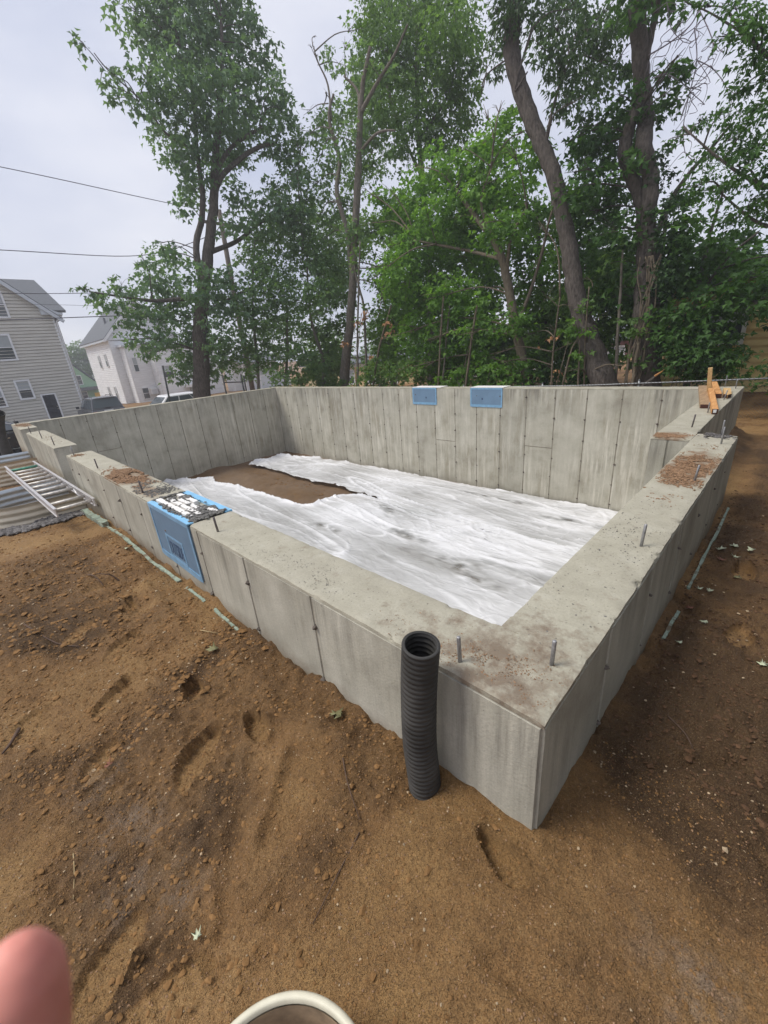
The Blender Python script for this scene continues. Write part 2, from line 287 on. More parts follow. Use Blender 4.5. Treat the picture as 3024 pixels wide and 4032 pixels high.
class MB:
    """collects shapes into one mesh"""
    def __init__(s): s.v = []; s.f = []; s.sm = []
    def add(s, vs, fs, smooth=False):
        n = len(s.v); s.v += [tuple(v) for v in vs]; s.f += [tuple(i + n for i in f) for f in fs]; s.sm += [smooth] * len(fs); return s
    def box(s, a, b, mat=None):
        x0, y0, z0 = a; x1, y1, z1 = b
        vs = [(x0, y0, z0), (x1, y0, z0), (x1, y1, z0), (x0, y1, z0), (x0, y0, z1), (x1, y0, z1), (x1, y1, z1), (x0, y1, z1)]
        if mat is not None: vs = [tuple(mat @ Vector(v)) for v in vs]
        return s.add(vs, [(0, 3, 2, 1), (4, 5, 6, 7), (0, 1, 5, 4), (1, 2, 6, 5), (2, 3, 7, 6), (3, 0, 4, 7)])
    def bar(s, a, b, w, h):
        """box of width w (sideways) and height h along a line a-b; a, b are the bottom centres"""
        a = Vector(a); b = Vector(b); d = (b - a).normalized(); up = Vector((0, 0, 1))
        if abs(d.z) > 0.95: up = Vector((0, 1, 0))
        sd = d.cross(up).normalized() * (w / 2); u = sd.cross(d).normalized() * h
        vs = [a - sd, a + sd, b + sd, b - sd, a - sd + u, a + sd + u, b + sd + u, b - sd + u]
        return s.add(vs, [(0, 3, 2, 1), (4, 5, 6, 7), (0, 1, 5, 4), (1, 2, 6, 5), (2, 3, 7, 6), (3, 0, 4, 7)])
    def prism(s, poly, axis, a, b):
        """poly: 2D points; extruded along axis ('x','y','z') from a to b"""
        def mk(p, t): return {'x': (t, p[0], p[1]), 'y': (p[0], t, p[1]), 'z': (p[0], p[1], t)}[axis]
        n = len(poly); vs = [mk(p, a) for p in poly] + [mk(p, b) for p in poly]
        fs = [tuple(range(n - 1, -1, -1)), tuple(range(n, 2 * n))] + [(i, (i + 1) % n, n + (i + 1) % n, n + i) for i in range(n)]
        return s.add(vs, fs)
    def tube(s, pts, rad, sides=8, cap=True):
        P = [Vector(p) for p in pts]; n = len(P)
        if isinstance(rad, (int, float)): rad = [rad] * n
        t0 = (P[1] - P[0]).normalized(); u = t0.orthogonal().normalized(); vs = []
        for i in range(n):
            t = (P[min(i + 1, n - 1)] - P[max(i - 1, 0)]).normalized()
            u = (u - t * u.dot(t)).normalized(); w = t.cross(u)
            for k in range(sides):
                a = 2 * math.pi * k / sides; vs.append(P[i] + (u * math.cos(a) + w * math.sin(a)) * rad[i])
        fs = [(i * sides + k, i * sides + (k + 1) % sides, (i + 1) * sides + (k + 1) % sides, (i + 1) * sides + k) for i in range(n - 1) for k in range(sides)]
        if cap: fs += [tuple(range(sides - 1, -1, -1)), tuple((n - 1) * sides + k for k in range(sides))]
        return s.add(vs, fs, True)
    def lathe(s, prof, axis_pts=None, sides=24, c=(0, 0, 0), close=False):
        vs = []; n = len(prof)
        for r, z in prof:
            for k in range(sides):
                a = 2 * math.pi * k / sides; vs.append((c[0] + r * math.cos(a), c[1] + r * math.sin(a), c[2] + z))
        fs = [(i * sides + k, i * sides + (k + 1) % sides, (i + 1) * sides + (k + 1) % sides, (i + 1) * sides + k) for i in range(n - 1) for k in range(sides)]
        return s.add(vs, fs, True)
    def mesh(s, name, mat):
        me = bpy.data.meshes.new(name); me.from_pydata(s.v, [], s.f); me.materials.append(mat)
        me.polygons.foreach_set('use_smooth', s.sm); me.update(); return me
    def build(s, name, mat, parent=None): return link(name, s.mesh(name, mat), parent)
def bm_mesh(name, verts, faces, mat, smooth=True, attrs=None):
    """numpy mesh: verts (n,3), faces (m,k)"""
    me = bpy.data.meshes.new(name); verts = np.asarray(verts, np.float32); faces = np.asarray(faces, np.int32)
    n, (m, k) = len(verts), faces.shape
    me.vertices.add(n); me.vertices.foreach_set('co', verts.ravel())
    me.loops.add(m * k); me.loops.foreach_set('vertex_index', faces.ravel())
    me.polygons.add(m); me.polygons.foreach_set('loop_start', np.arange(0, m * k, k, dtype=np.int32)); me.polygons.foreach_set('loop_total', np.full(m, k, np.int32))
    me.polygons.foreach_set('use_smooth', np.full(m, smooth)); me.materials.append(mat)
    for a, val in (attrs or {}).items():
        at = me.attributes.new(a, 'FLOAT', 'POINT'); at.data.foreach_set('value', np.asarray(val, np.float32))
    me.update(calc_edges=True); return me
def bevel(o, w, seg=2):
    md = o.modifiers.new('bevel', 'BEVEL'); md.width = w; md.segments = seg; md.limit_method = 'ANGLE'; return o
def catmull(pts, rad, k=5):
    P = np.array(pts, float); r = np.array(rad, float); n = len(P)
    if n < 3: return [tuple(p) for p in P], list(r)
    out = []; ro = []
    for i in range(n - 1):
        p0, p1, p2, p3 = P[max(i - 1, 0)], P[i], P[i + 1], P[min(i + 2, n - 1)]
        for j in range(k):
            t = j / k
            out.append(0.5 * (2 * p1 + (p2 - p0) * t + (2 * p0 - 5 * p1 + 4 * p2 - p3) * t * t + (3 * p1 - p0 - 3 * p2 + p3) * t ** 3)); ro.append(r[i] * (1 - t) + r[i + 1] * t)
    out.append(P[-1]); ro.append(r[-1]); return out, ro
def stones(n, fx, rmin, rmax, flat=0.7, power=2.0):
    """n little irregular stones; fx(k) returns base points (n,3)"""
    base = np.array([(1, 0, 0), (-1, 0, 0), (0, 1, 0), (0, -1, 0), (0, 0, 1), (0, 0, -1), (.7, .7, .5), (-.7, .6, .55), (-.6, -.7, .5), (.65, -.7, .5)], float)
    tri = np.array([(4, 6, 7), (4, 7, 8), (4, 8, 9), (4, 9, 6), (6, 0, 2), (6, 2, 7), (7, 2, 1), (7, 1, 8), (8, 1, 3), (8, 3, 9), (9, 3, 0), (9, 0, 6), (0, 5, 2), (2, 5, 1), (1, 5, 3), (3, 5, 0)])
    P = fx(n); n = len(P); r = rmin + (rmax - rmin) * RNG.random(n) ** power
    V = base[None] * (0.7 + 0.6 * RNG.random((n, 10, 1))); a = RNG.random(n) * 6.28; ca, sa = np.cos(a), np.sin(a)
    sx = 0.75 + 0.6 * RNG.random(n); x = V[..., 0] * sx[:, None]; y = V[..., 1]
    V = np.stack([x * ca[:, None] - y * sa[:, None], x * sa[:, None] + y * ca[:, None], V[..., 2] * flat], -1) * r[:, None, None] + P[:, None]
    F = (tri[None] + (np.arange(n) * 10)[:, None, None]).reshape(-1, 3)
    return V.reshape(-1, 3), F
# ------------------------------------------------------------------ the ground
def ground_base(x, y):
    x = np.asarray(x, float); y = np.asarray(y, float)
    z = np.interp(x, [-250, -80, -60, -40, -33, -18, -14, -11, -7.2, -6.2, -5, -3.5, -1.5, 0, 1, 4, 20], [-2.9, -2.7, -2.6, -2.4, -2.2, -1.40, -1.10, -0.96, -0.84, -0.72, -0.655, -0.635, -0.60, -0.50, -0.55, -0.6, -0.7])
    z = z - 0.09 * sstep(0.0, -1.2, y) * sstep(-3.0, -0.5, x)
    r = np.interp(y, [0, 1.2, 3, 4.5, 7, 10, 14], [-0.5, -0.585, -0.66, -0.67, -0.72, -0.84, -0.9]); w = sstep(-0.5, 0.0, x) * sstep(-0.2, 0.3, y)
    z = z * (1 - w) + r * w
    b = np.interp(x, [-60, -33, -20, -12, 0, 20], [-2.6, -2.2, -1.5, -1.0, -0.85, -0.85]); w = sstep(7.6, 8.6, y)
    return z * (1 - w) + b * w
PRINTS = [(-2.05, -0.77, .27, 2.3, .03), (-1.74, -0.45, .24, 2.9, .05), (-1.30, -0.60, .34, 2.2, .035), (-2.94, -0.77, .27, 2.3, .022), (-2.52, -0.60, .27, 2.2, .026), (-3.58, -0.50, .26, 1.9, .03), (-2.95, -0.44, .24, 2.8, .024), (-1.2, -0.36, .22, 3.0, .03),
          (-1.65, -0.93, .27, 2.4, .018), (-0.83, -1.08, .28, 2.2, .022), (-0.05, -0.12, .2, 2.9, .03), (-0.6, -1.0, .3, 1.5, .014), (0.36, 1.75, .28, 1.5, .03), (-4.4, -0.8, .27, 2.3, .03), (-5.2, -0.55, .27, 2.1, .03), (0.3, 2.6, .28, 1.6, .035), (-2.2, -1.15, .27, 2.5, .02)]
def ground_detail(x, y):
    """returns height offset, tone, stain"""
    near = sstep(-16, -10, x) * (1 - sstep(4, 9, x)) * (1 - sstep(12, 16, y)) * sstep(-5, -3, y)
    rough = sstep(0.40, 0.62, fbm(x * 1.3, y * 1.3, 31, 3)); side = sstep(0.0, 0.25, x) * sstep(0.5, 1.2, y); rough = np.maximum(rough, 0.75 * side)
    lump = fbm(x * 1.1, y * 1.1, 3, 3) - 0.5
    m = fbm(x * 6, y * 6, 7, 4, 0.55) - 0.5
    cl = np.abs(fbm(x * 17, y * 17, 9, 3, 0.6) - 0.5); fine = fbm(x * 55, y * 55, 13, 2) - 0.5
    h = 0.09 * lump + m * (0.03 + 0.05 * rough) - cl * (0.012 + 0.045 * rough) + fine * (0.005 + 0.010 * rough)
    tone = 0.5 + 0.45 * (0.5 - rough) + 0.75 * (fbm(x * 2.2, y * 2.2, 55, 4, .6) - 0.5) + .35 * (fbm(x * 13, y * 13, 56, 3, .6) - .5)
    for px, py, r_, a_ in ((-1.85, -1.27, .26, .45), (-1.15, -1.15, .16, .3), (-.72, -.98, .12, .25), (-.95, -.78, .10, .25), (-1.05, -.70, .12, .3), (.30, -.22, .14, .3), (-3.0, -.95, .3, .3), (.15, .35, .2, .2)): gq = np.exp(-((x - px) ** 2 + (y - py) ** 2) / r_ ** 2) * (.4 + 1.2 * fbm(x * 5, y * 5, 58, 3)); tone = tone - a_ * gq; h = h + gq * (.05 * np.abs(fbm(x * 16, y * 16, 59, 3, .6) - .5) + .02 * (fbm(x * 34, y * 34, 60, 2) - .5))
    tone = tone - .36 * sstep(-.02, .25, x) * sstep(-.2, .6, y) * (1 - sstep(6, 9, y))  # soil right of the wall darkened in colour to stand for shade
    # sole tracks, each with a pressed rim on its far side
    for px, py, ln, an, dp in PRINTS:
        dp *= 1.15
        c, s = math.cos(an), math.sin(an); dx = x - px; dy = y - py; k = (np.abs(dx) < .5) & (np.abs(dy) < .5)
        if not k.any(): continue
        u = (dx[k] * c + dy[k] * s) / (ln * .5); v = (-dx[k] * s + dy[k] * c) / (ln * (.2 + .035 * np.cos(u * 2.5 + .6)))
        q = np.sqrt(np.abs(u) ** 2.6 + np.abs(v) ** 2.6) + 0.34 * (fbm(x[k] * 11, y[k] * 11, 77, 3) - .5)
        ins = 1 - sstep(0.91, 1.0, q); rim = np.exp(-((q - 1.14) / 0.13) ** 2)
        h[k] = h[k] * (1 - 0.7 * ins) - dp * ins * (1 + .55 * u) + 0.013 * rim * fbm(x[k] * 9, y[k] * 9, 78, 2) * 1.6 + ins * 0.004 * np.sin(u * 22)
        tone[k] = tone[k] * (1 - ins) + ins * 0.78
    # long scrape ridges
    for x0, y0, x1, y1, w_, hh in ((-0.9, -0.62, -0.55, -0.86, .03, -.025), (-1.0, -0.1, -1.9, -0.45, .06, -.03), (0.05, -0.35, 0.3, -0.28, .03, -.03), (-0.95, -0.36, -0.75, -0.62, .025, .03), (-3.2, -0.25, -2.2, -0.3, .04, .03), (0.2, 0.55, 0.45, 0.8, .03, -.03)):
        dx, dy = x1 - x0, y1 - y0; L = math.hypot(dx, dy); t = np.clip(((x - x0) * dx + (y - y0) * dy) / L ** 2, 0, 1)
        d = np.hypot(x - x0 - t * dx, y - y0 - t * dy) + 0.03 * (fbm(x * 8, y * 8, 91, 2) - .5); h += hh * np.exp(-(d / w_) ** 2)
    h -= .03 * np.exp(-((x + .40) ** 2 + (y + .13) ** 2) / .09 ** 2)
    dw = np.where((x < 0) & (y < 0), -y, np.where((x > 0) & (y > 0), x, np.hypot(np.maximum(x, 0), np.maximum(-y, 0)))); h += .055 * np.exp(-(dw / .045) ** 2) * np.maximum(0, fbm(x * 6, y * 6, 25, 3) - .38) * 2 * ((x > -7) & (y < 4.2))
    # earth kicked up along the footing
    h += 0.035 * np.exp(-((y + 0.16) / 0.1) ** 2) * sstep(-6.4, -5.5, x) * (1 - sstep(-1.0, -.6, x)) * fbm(x * 4, y * 4, 23, 2) + 0.05 * np.exp(-((x - 0.2) / 0.12) ** 2) * sstep(.6, 1.4, y) * fbm(x * 4, y * 4, 24, 2)
    st = np.zeros_like(h)
    for px, py, r_ in ((-0.98, -1.0, .10), (-1.25, -0.92, .14), (-0.86, -0.86, .08), (0.45, -0.05, .14), (-1.55, -0.95, .12)): st = np.maximum(st, np.exp(-((x - px) ** 2 + (y - py) ** 2) / r_ ** 2))
    k = sstep(-12, -8, x); return h * near, tone, st
def gcoords(segs):
    out = []
    for a, b, d in segs: out += list(np.arange(a, b - 1e-6, d))
    return np.array(out + [segs[-1][1]])
gx = gcoords([(-260, -60, 12), (-60, -15, 1.0), (-15, -7, .12), (-7, -3, .05), (-3, -1.6, .018), (-1.6, .9, .0118), (.9, 1.6, .03), (1.6, 4, .1), (4, 20, 1), (20, 260, 16)])
gy = gcoords([(-260, -20, 16), (-20, -4, 1), (-4, -1.5, .07), (-1.5, 0.8, .0122), (0.8, 4.6, .036), (4.6, 11, .09), (11, 40, 1), (40, 260, 16)])
def make_ground():
    X, Y = np.meshgrid(gx, gy, indexing='ij'); sh = X.shape; x = X.ravel(); y = Y.ravel()
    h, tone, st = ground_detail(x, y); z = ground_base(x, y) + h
    # inside the two window wells the earth lies lower
    V = np.stack([x, y, z], -1); nx, ny = sh; idx = np.arange(nx * ny).reshape(nx, ny)
    F = np.stack([idx[:-1, :-1], idx[1:, :-1], idx[1:, 1:], idx[:-1, 1:]], -1).reshape(-1, 4)
    cx_ = x[F].mean(1); cy_ = y[F].mean(1)
    pit = (cx_ > -13.8) & (cy_ > 0.12) & (cy_ < 7.8) & (cx_ < np.where(cy_ < 4.0, -0.12, -0.44))
    F = F[~pit]
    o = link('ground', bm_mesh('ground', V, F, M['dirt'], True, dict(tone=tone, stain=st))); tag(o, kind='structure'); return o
make_ground()
def gz(x, y):
    xa = np.atleast_1d(np.asarray(x, float)); ya = np.atleast_1d(np.asarray(y, float)); h, _, _ = ground_detail(xa, ya); r = ground_base(xa, ya) + h
    return float(r[0]) if np.ndim(x) == 0 else r
# street and drive beyond the left wall
def sheet(name, x0, x1, y0, y1, dz, mat):
    xs = np.linspace(x0, x1, 30); ys = np.linspace(y0, y1, 12); X, Y = np.meshgrid(xs, ys, indexing='ij'); idx = np.arange(X.size).reshape(X.shape)
    F = np.stack([idx[:-1, :-1], idx[1:, :-1], idx[1:, 1:], idx[:-1, 1:]], -1).reshape(-1, 4)
    return tag(link(name, bm_mesh(name, np.stack([X.ravel(), Y.ravel(), ground_base(X, Y).ravel() + dz], -1), F, M[mat])), kind='structure')
sheet('road', -36.5, -27.0, -60, 70, 0.05, 'asphalt')
sheet('driveway', -27.0, -16.0, -4, 2.5, 0.06, 'asphalt')

# floor of the excavation
FZ = -2.40
def make_floor():
    xs = np.arange(-13.62, -0.28, .045); ys = np.arange(.28, 7.64, .045); X, Y = np.meshgrid(xs, ys, indexing='ij'); x = X.ravel(); y = Y.ravel()
    z = FZ + 0.05 * (fbm(x * .9, y * .9, 40, 3) - .5) + 0.05 * (fbm(x * 5, y * 5, 41, 3) - .5) + .12 * np.exp(-((y - 4.75) / .5) ** 2) * sstep(-6.2, -8, x) * (fbm(x * 2, y * 2, 43, 2))
    idx = np.arange(x.size).reshape(X.shape); F = np.stack([idx[:-1, :-1], idx[1:, :-1], idx[1:, 1:], idx[:-1, 1:]], -1).reshape(-1, 4)
    tag(link('floor', bm_mesh('floor', np.stack([x, y, z], -1), F, M['floor'])), kind='structure')
make_floor()

# ------------------------------------------------------------------ the concrete foundation
TH = 0.316; XL = -13.60; YF = 7.60; ZB = -2.50; PT = 0.012
found = tag(empty('foundation', (-7, 4, ZB)), 'poured grey concrete basement foundation, walls standing open round a sunken floor', 'foundation')
def core(name, a, b):
    return MB().box(a, b).build(name, M['concrete'], found)
PCACHE = {}
def panel(parent, face, u0, u1, z0, z1, at):
    """one form-panel impression: slab PT thick whose outer side lies on the wall's face.  face: 'y-' (normal -y), 'y+' , 'x+', 'x-'"""
    g = .0055; w = u1 - u0 - 2 * g; h = z1 - z0 - 2 * g; key = (face, round(w, 3), round(h, 3))
    if key not in PCACHE:
        e = .005
        b = MB()
        def P(u, z, d):
            return {'y-': (u, d, z), 'y+': (-u, -d, z), 'x+': (-d, u, z), 'x-': (d, -u, z)}[face]
        vs = [P(-w / 2, -h / 2, PT), P(w / 2, -h / 2, PT), P(w / 2, h / 2, PT), P(-w / 2, h / 2, PT), P(-w / 2 + e, -h / 2 + e, 0), P(w / 2 - e, -h / 2 + e, 0), P(w / 2 - e, h / 2 - e, 0), P(-w / 2 + e, h / 2 - e, 0)]
        b.add(vs, [(4, 5, 6, 7), (0, 1, 5, 4), (1, 2, 6, 5), (2, 3, 7, 6), (3, 0, 4, 7)]); PCACHE[key] = b.mesh('form_panel', M['concrete'])
    o = link('form_panel', PCACHE[key], parent); uc = (u0 + u1) / 2; zc = (z0 + z1) / 2; sl = random.uniform(-.0012, .0012)
    o.location = (uc, at + sl, zc) if face[0] == 'y' else (at + sl, uc, zc); return o
def knobs(parent, pts, k=1.0):
    P = np.array(pts); v, f = stones(len(P), lambda n: P, .011 * k, .023 * k, .8, 1.0)
    tag(link('tie_knob', bm_mesh('tie_knob', v, f, M['tie'], False), parent), kind='stuff')
JW = .007
def joints(parent, face, at, vert, horiz=()):
    """dark mortar-stained form joints lying 5 mm back between the panels"""
    b = MB(); d = .005
    for u, z0, z1 in vert:
        if face == 'y-': b.box((u - JW, at + d, z0), (u + JW, at + PT, z1))
        else: b.box((at - PT, u - JW, z0), (at - d, u + JW, z1))
    for u0, u1, z in horiz:
        if face == 'y-': b.box((u0 + JW, at + d + .0005, z - JW), (u1 - JW, at + PT, z + JW))
        else: b.box((at - PT, u0 + JW, z - JW), (at - d - .0005, u1 - JW, z + JW))
    tag(b.build('form_joint', M['joint'], parent), kind='stuff')
TIES = (-.185, -.61, -1.02, -1.43, -1.84, -2.24)
def cap(parent, x0, x1, y0, y1, cell, edges='xXyY', zoff=0.0, corner=False):
    nx = max(2, int((x1 - x0) / cell)); ny = max(2, int((y1 - y0) / cell)); X, Y = np.meshgrid(np.linspace(x0, x1, nx + 1), np.linspace(y0, y1, ny + 1), indexing='ij')
    z = .010 * (fbm(X * 5, Y * 5, 60, 3) - .5) + .007 * (fbm(X * 26, Y * 26, 61, 2) - .5) + zoff
    jx = .006 * (fbm(X * 12, Y * 12, 62, 3) - .35); jy = .006 * (fbm(X * 12, Y * 12, 63, 3) - .35)
    chip = np.maximum(0, fbm(X * 15, Y * 15, 64, 3) - .70) * .15
    e = .0015
    if 'x' in edges: X[0] += e + np.maximum(0, jx[0]) + chip[0]; z[0] -= .004 + chip[0] * .6
    if 'X' in edges: X[-1] -= e + np.maximum(0, jx[-1]) + chip[-1]; z[-1] -= .004 + chip[-1] * .6
    if 'y' in edges: Y[:, 0] += e + np.maximum(0, jy[:, 0]) + chip[:, 0]; z[:, 0] -= .004 + chip[:, 0] * .6
    if 'Y' in edges: Y[:, -1] -= e + np.maximum(0, jy[:, -1]) + chip[:, -1]; z[:, -1] -= .004 + chip[:, -1] * .6
    if corner: k = X[:, -1] > -TH - .03; Y[k, -1] = y1; z[k, -1] += .004
    V = np.stack([X, Y, z], -1).reshape(-1, 3); idx = np.arange(X.size).reshape(X.shape)
    F = np.stack([idx[:-1, :-1], idx[1:, :-1], idx[1:, 1:], idx[:-1, 1:]], -1).reshape(-1, 4)
    ring = np.concatenate([idx[:, 0], idx[-1, 1:], idx[-2::-1, -1], idx[0, -2:0:-1]]); S = V[ring].copy(); V = np.concatenate([V, S]); ring = np.arange(len(V) - len(S), len(V)); n = len(V)
    lo = S.copy(); lo[:, 2] = -.020 + zoff
    for i, (px, py, _) in enumerate(S):
        if abs(py - y0) < .06 and 'y' in edges: lo[i, 1] = y0 + e
        if abs(py - y1) < .06 and 'Y' in edges: lo[i, 1] = y1 - e
        if abs(px - x0) < .06 and 'x' in edges: lo[i, 0] = x0 + e
        if abs(px - x1) < .06 and 'X' in edges: lo[i, 0] = x1 - e
    V = np.concatenate([V, lo]); m = len(ring); k = np.arange(m); k2 = (k + 1) % m
    F = np.concatenate([F, np.stack([ring[k2], ring[k], n + k, n + k2], -1)])
    stn = np.zeros(len(V))
    for sx, sy, ra, rb in ((-4.55, .16, .50, .22), (-.155, 2.80, .19, .58), (-.5, 3.93, .17, .16), (-13.1, .16, .6, .2), (-3.75, .1, .3, .1)):
        q = np.hypot((V[:, 0] - sx) / ra, (V[:, 1] - sy) / rb) + .9 * (fbm(V[:, 0] * 6, V[:, 1] * 6, 66, 4, .6) - .5); stn = np.maximum(stn, 1 - sstep(.72, 1.12, q))
    return link('wall_top', bm_mesh('wall_top', V, F, M['concrete_top'], True, dict(stain=stn)), parent)
e = PT
# front wall: a long stretch, an opening, a middle pier, an opening, an end pier
fw = core('front_wall', (-6.87 + e, e, ZB), (-e, TH, -.012))
seams = [-6.87, -6.69, -6.29, -5.75, -5.02, -4.39, -3.71, -3.09, -2.415, -1.77, -1.12, -0.002]
for a, b in zip(seams, seams[1:]): panel(fw, 'y-', a, b, -1.3, -.015, 0)
knobs(fw, [(s + random.uniform(-.01, .01), -.002, z) for s in seams[1:-1] for z in (-.19, -.52)])
joints(fw, 'y-', 0, [(s, -1.3, -.018) for s in seams[1:-1]])
cap(fw, -6.87, -3.36, 0, TH, .03); cap(fw, -2.53, 0, 0, TH, .016, 'xXyY', 0.0, True)
pier = core('middle_pier', (-11.04 + e, e, ZB), (-7.84 - e, TH, -.012))
ps = [-11.04, -10.6, -10.2, -9.75, -9.2, -8.7, -8.25, -7.84]
for a, b in zip(ps, ps[1:]): panel(pier, 'y-', a, b, -1.5, -.015, 0)
joints(pier, 'y-', 0, [(s, -1.4, -.018) for s in ps[1:-1]])
panel(pier, 'x+', .004, TH, -1.5, -.015, -7.84); cap(pier, -11.04, -7.84, 0, TH, .04)
pier2 = core('end_pier', (XL - TH, e, ZB), (-12.03 - e, TH, -.012))
for a, b in ((-13.9, -13.3), (-13.3, -12.7), (-12.7, -12.03)): panel(pier2, 'y-', a, b, -1.6, -.015, 0)
panel(pier2, 'x+', .004, TH, -1.6, -.015, -12.03); cap(pier2, XL - TH, -12.03, 0, TH, .04)
core('opening_sill', (-7.84, .02, ZB), (-6.87, TH - .02, -1.15)); core('opening_sill', (-12.03, .02, ZB), (-11.04, TH - .02, -1.25))
# right wall steps inwards once
rw = core('right_wall', (-TH, TH + .001, ZB), (-e, 4.11 - e, -.012))
rs = [.002, .58, 1.19, 1.80, 2.41, 3.02, 3.55, 4.11]
for a, b in zip(rs, rs[1:]): panel(rw, 'x+', a, b, -1.4, -.015, 0)
knobs(rw, [(.002, s + random.uniform(-.01, .01), z) for s in rs[1:-1] for z in (-.2, -.5)], .6)
joints(rw, 'x+', 0, [(s, -1.4, -.018) for s in rs[1:-1]])
cap(rw, -TH, 0, TH - .001, 4.11, .018, 'xXY')
jog = core('wall_return', (-.64, 3.80 + e, ZB), (-TH - .001, 4.11, -.012))
panel(jog, 'y-', -.64, -.49, -2.42, -.015, 3.80); panel(jog, 'y-', -.49, -TH, -2.42, -.015, 3.80); cap(jog, -.64, -TH + .002, 3.80, 4.11, .03, 'xy')
rf = core('right_wall_far_part', (-.64, 4.11, ZB), (-.32 - e, YF - .001, -.012))
for a, b in ((4.12, 4.7), (4.7, 5.3), (5.3, 5.9), (5.9, 6.5), (6.5, 7.1), (7.1, 7.91)): panel(rf, 'x+', a, b, -1.3, -.015, -.32)
cap(rf, -.64, -.32, 4.108, 7.916, .03, 'xXY')
# far wall
far = core('far_wall', (XL - TH, YF + e, ZB), (-.66, YF + TH, -.012))
fj = []; fs = [-.74 - .002] + [-1.345 - .6118 * k for k in range(20)] + [XL]
for k, (b, a) in enumerate(zip(fs, fs[1:])):
    if k in (0, 4): zs = (-2.42, -1.225, -.015)
    elif k in (8,): zs = (-2.42, -1.30, -.015)
    else: zs = (-2.42, -.015)
    fj += [(a, b, z) for z in zs[1:-1]]
    for z0, z1 in zip(zs, zs[1:]): panel(far, 'y-', a, b, z0, z1, YF)
knobs(far, [(s + random.uniform(-.012, .012), YF - .002, z + random.uniform(-.012, .012)) for s in fs[1:-1] for z in TIES], 1.15)
joints(far, 'y-', YF, [(s, -2.42, -.018) for s in fs[1:-1]], fj)
cap(far, XL - TH, -.641, YF, YF + TH, .04, 'xyY')
# left wall
lw = core('left_wall', (XL - TH, TH, ZB), (XL - e, YF, -.012))
lj = []; ls = [TH + .002] + [.95 + .61 * k for k in range(11)] + [YF - .002]
for k, (a, b) in enumerate(zip(ls, ls[1:])):
    zs = (-2.42, -1.05, -.015) if k in (2,) else (-2.42, -.015)
    lj += [(a, b, z) for z in zs[1:-1]]
    for z0, z1 in zip(zs, zs[1:]): panel(lw, 'x+', a, b, z0, z1, XL)
knobs(lw, [(XL + .002, s + random.uniform(-.012, .012), z) for s in ls[1:-1] for z in TIES])
joints(lw, 'x+', XL, [(s, -2.42, -.018) for s in ls[1:-1]], lj)
cap(lw, XL - TH, XL, TH, YF, .05, 'xX')
# anchor bolts cast into the top of the walls
def anchor(x, y, h=.105, r=.0085, tilt=(0, 0), mat='bolt'):
    b = MB(); top = (x + tilt[0], y + tilt[1], h); b.tube([(x, y, -.03), (x + tilt[0] * .97, y + tilt[1] * .97, h - .003), top], [r, r, r * .8], 10)
    return b.build('anchor_bolt', M[mat], found)
for x, y, h, tx, ty, mt in ((-.085, .24, .10, .004, .0, 'bolt'), (-.325, .06, .105, -.006, .0, 'bolt'), (-.09, 1.30, .115, .004, .012, 'bolt'), (-.075, 2.52, .11, .01, .02, 'bolt'), (-.08, 3.72, .15, .0, .0, 'bolt'), (-.12, 4.04, .15, .0, .0, 'bolt'),
        (-.41, 4.40, .13, .01, .02, 'rust'), (-.41, 5.32, .12, .0, .0, 'bolt'), (-.40, 6.42, .12, .02, .03, 'bolt'), (-.40, 7.6, .14, .0, .0, 'bolt'), (-.56, 7.86, .17, .0, .0, 'bolt'), (-2.22, .07, .10, -.02, .0, 'rust'), (-3.70, .06, .11, -.035, .0, 'rust'), (-5.34, .065, .11, -.03, .0, 'rust'),
        (-6.68, .07, .12, -.03, .0, 'bolt'), (-8.15, .065, .14, -.04, .0, 'rust'), (-9.45, .07, .14, -.04, .0, 'rust'), (-10.69, .05, .14, -.04, .0, 'rust'), (-13.35, .06, .14, .0, .0, 'rust'), (-5.6, 7.75, .10, 0, 0, 'rust'), (-8.3, 7.75, .10, 0, 0, 'rust')):
    anchor(x, y, h, .0072, (tx, ty), mt)

# earth and gravel left lying on the wall tops
def heap(name, n, cx_, cy_, rx, ry, rmin, rmax, mat, hgt, z0=0.0, parent=None, box=None):
    """grains strewn over a patch with a ragged, thinning edge"""
    def fx(n):
        u = RNG.normal(size=(n, 2)) * .48; q = np.hypot(u[:, 0], u[:, 1]); x = cx_ + rx * u[:, 0]; y = cy_ + ry * u[:, 1]; k = (q < 1.5) & (fbm(x * 9, y * 9, 71, 3) > .28 + .16 * q)
        if box: k &= (x > box[0]) & (x < box[1]) & (y > box[2]) & (y < box[3])
        x, y, q = x[k], y[k], q[k]; return np.stack([x, y, z0 + hgt * np.maximum(0, 1 - q) * RNG.random(len(x)) * fbm(x * 14, y * 14, 72, 2) * 1.6], -1)
    v, f = stones(n, fx, rmin, rmax, .6, 2.6); return tag(link(name, bm_mesh(name, v, f, M[mat], False), parent), kind='stuff')
FB = (-6.8, -.01, .012, TH - .012); RB = (-TH + .012, -.012, .33, 4.1)
heap('loose_earth', 9000, -4.55, .16, .52, .20, .002, .013, 'loose', .030, 0, None, FB)
heap('loose_earth', 1500, -4.1, .16, .6, .2, .0015, .008, 'smear', .004, 0, None, FB)
heap('loose_earth', 9000, -.155, 2.80, .17, .62, .0015, .0085, 'loose', .014, 0, None, RB)
heap('loose_earth', 3500, -.5, 3.93, .17, .13, .002, .009, 'loose', .014, 0, None, (-.635, -.2, 3.81, 4.2))
heap('loose_earth', 1200, -3.60, .16, .28, .2, .002, .010, 'smear', .010, 0, None, (-4.4, -3.365, .01, TH - .01))
heap('loose_earth', 2600, -.30, .13, .36, .13, .0008, .0032, 'loose', .002, 0, None, FB)
heap('loose_earth', 900, -1.35, .14, .8, .16, .001, .0032, 'smear', .001, 0, None, FB)
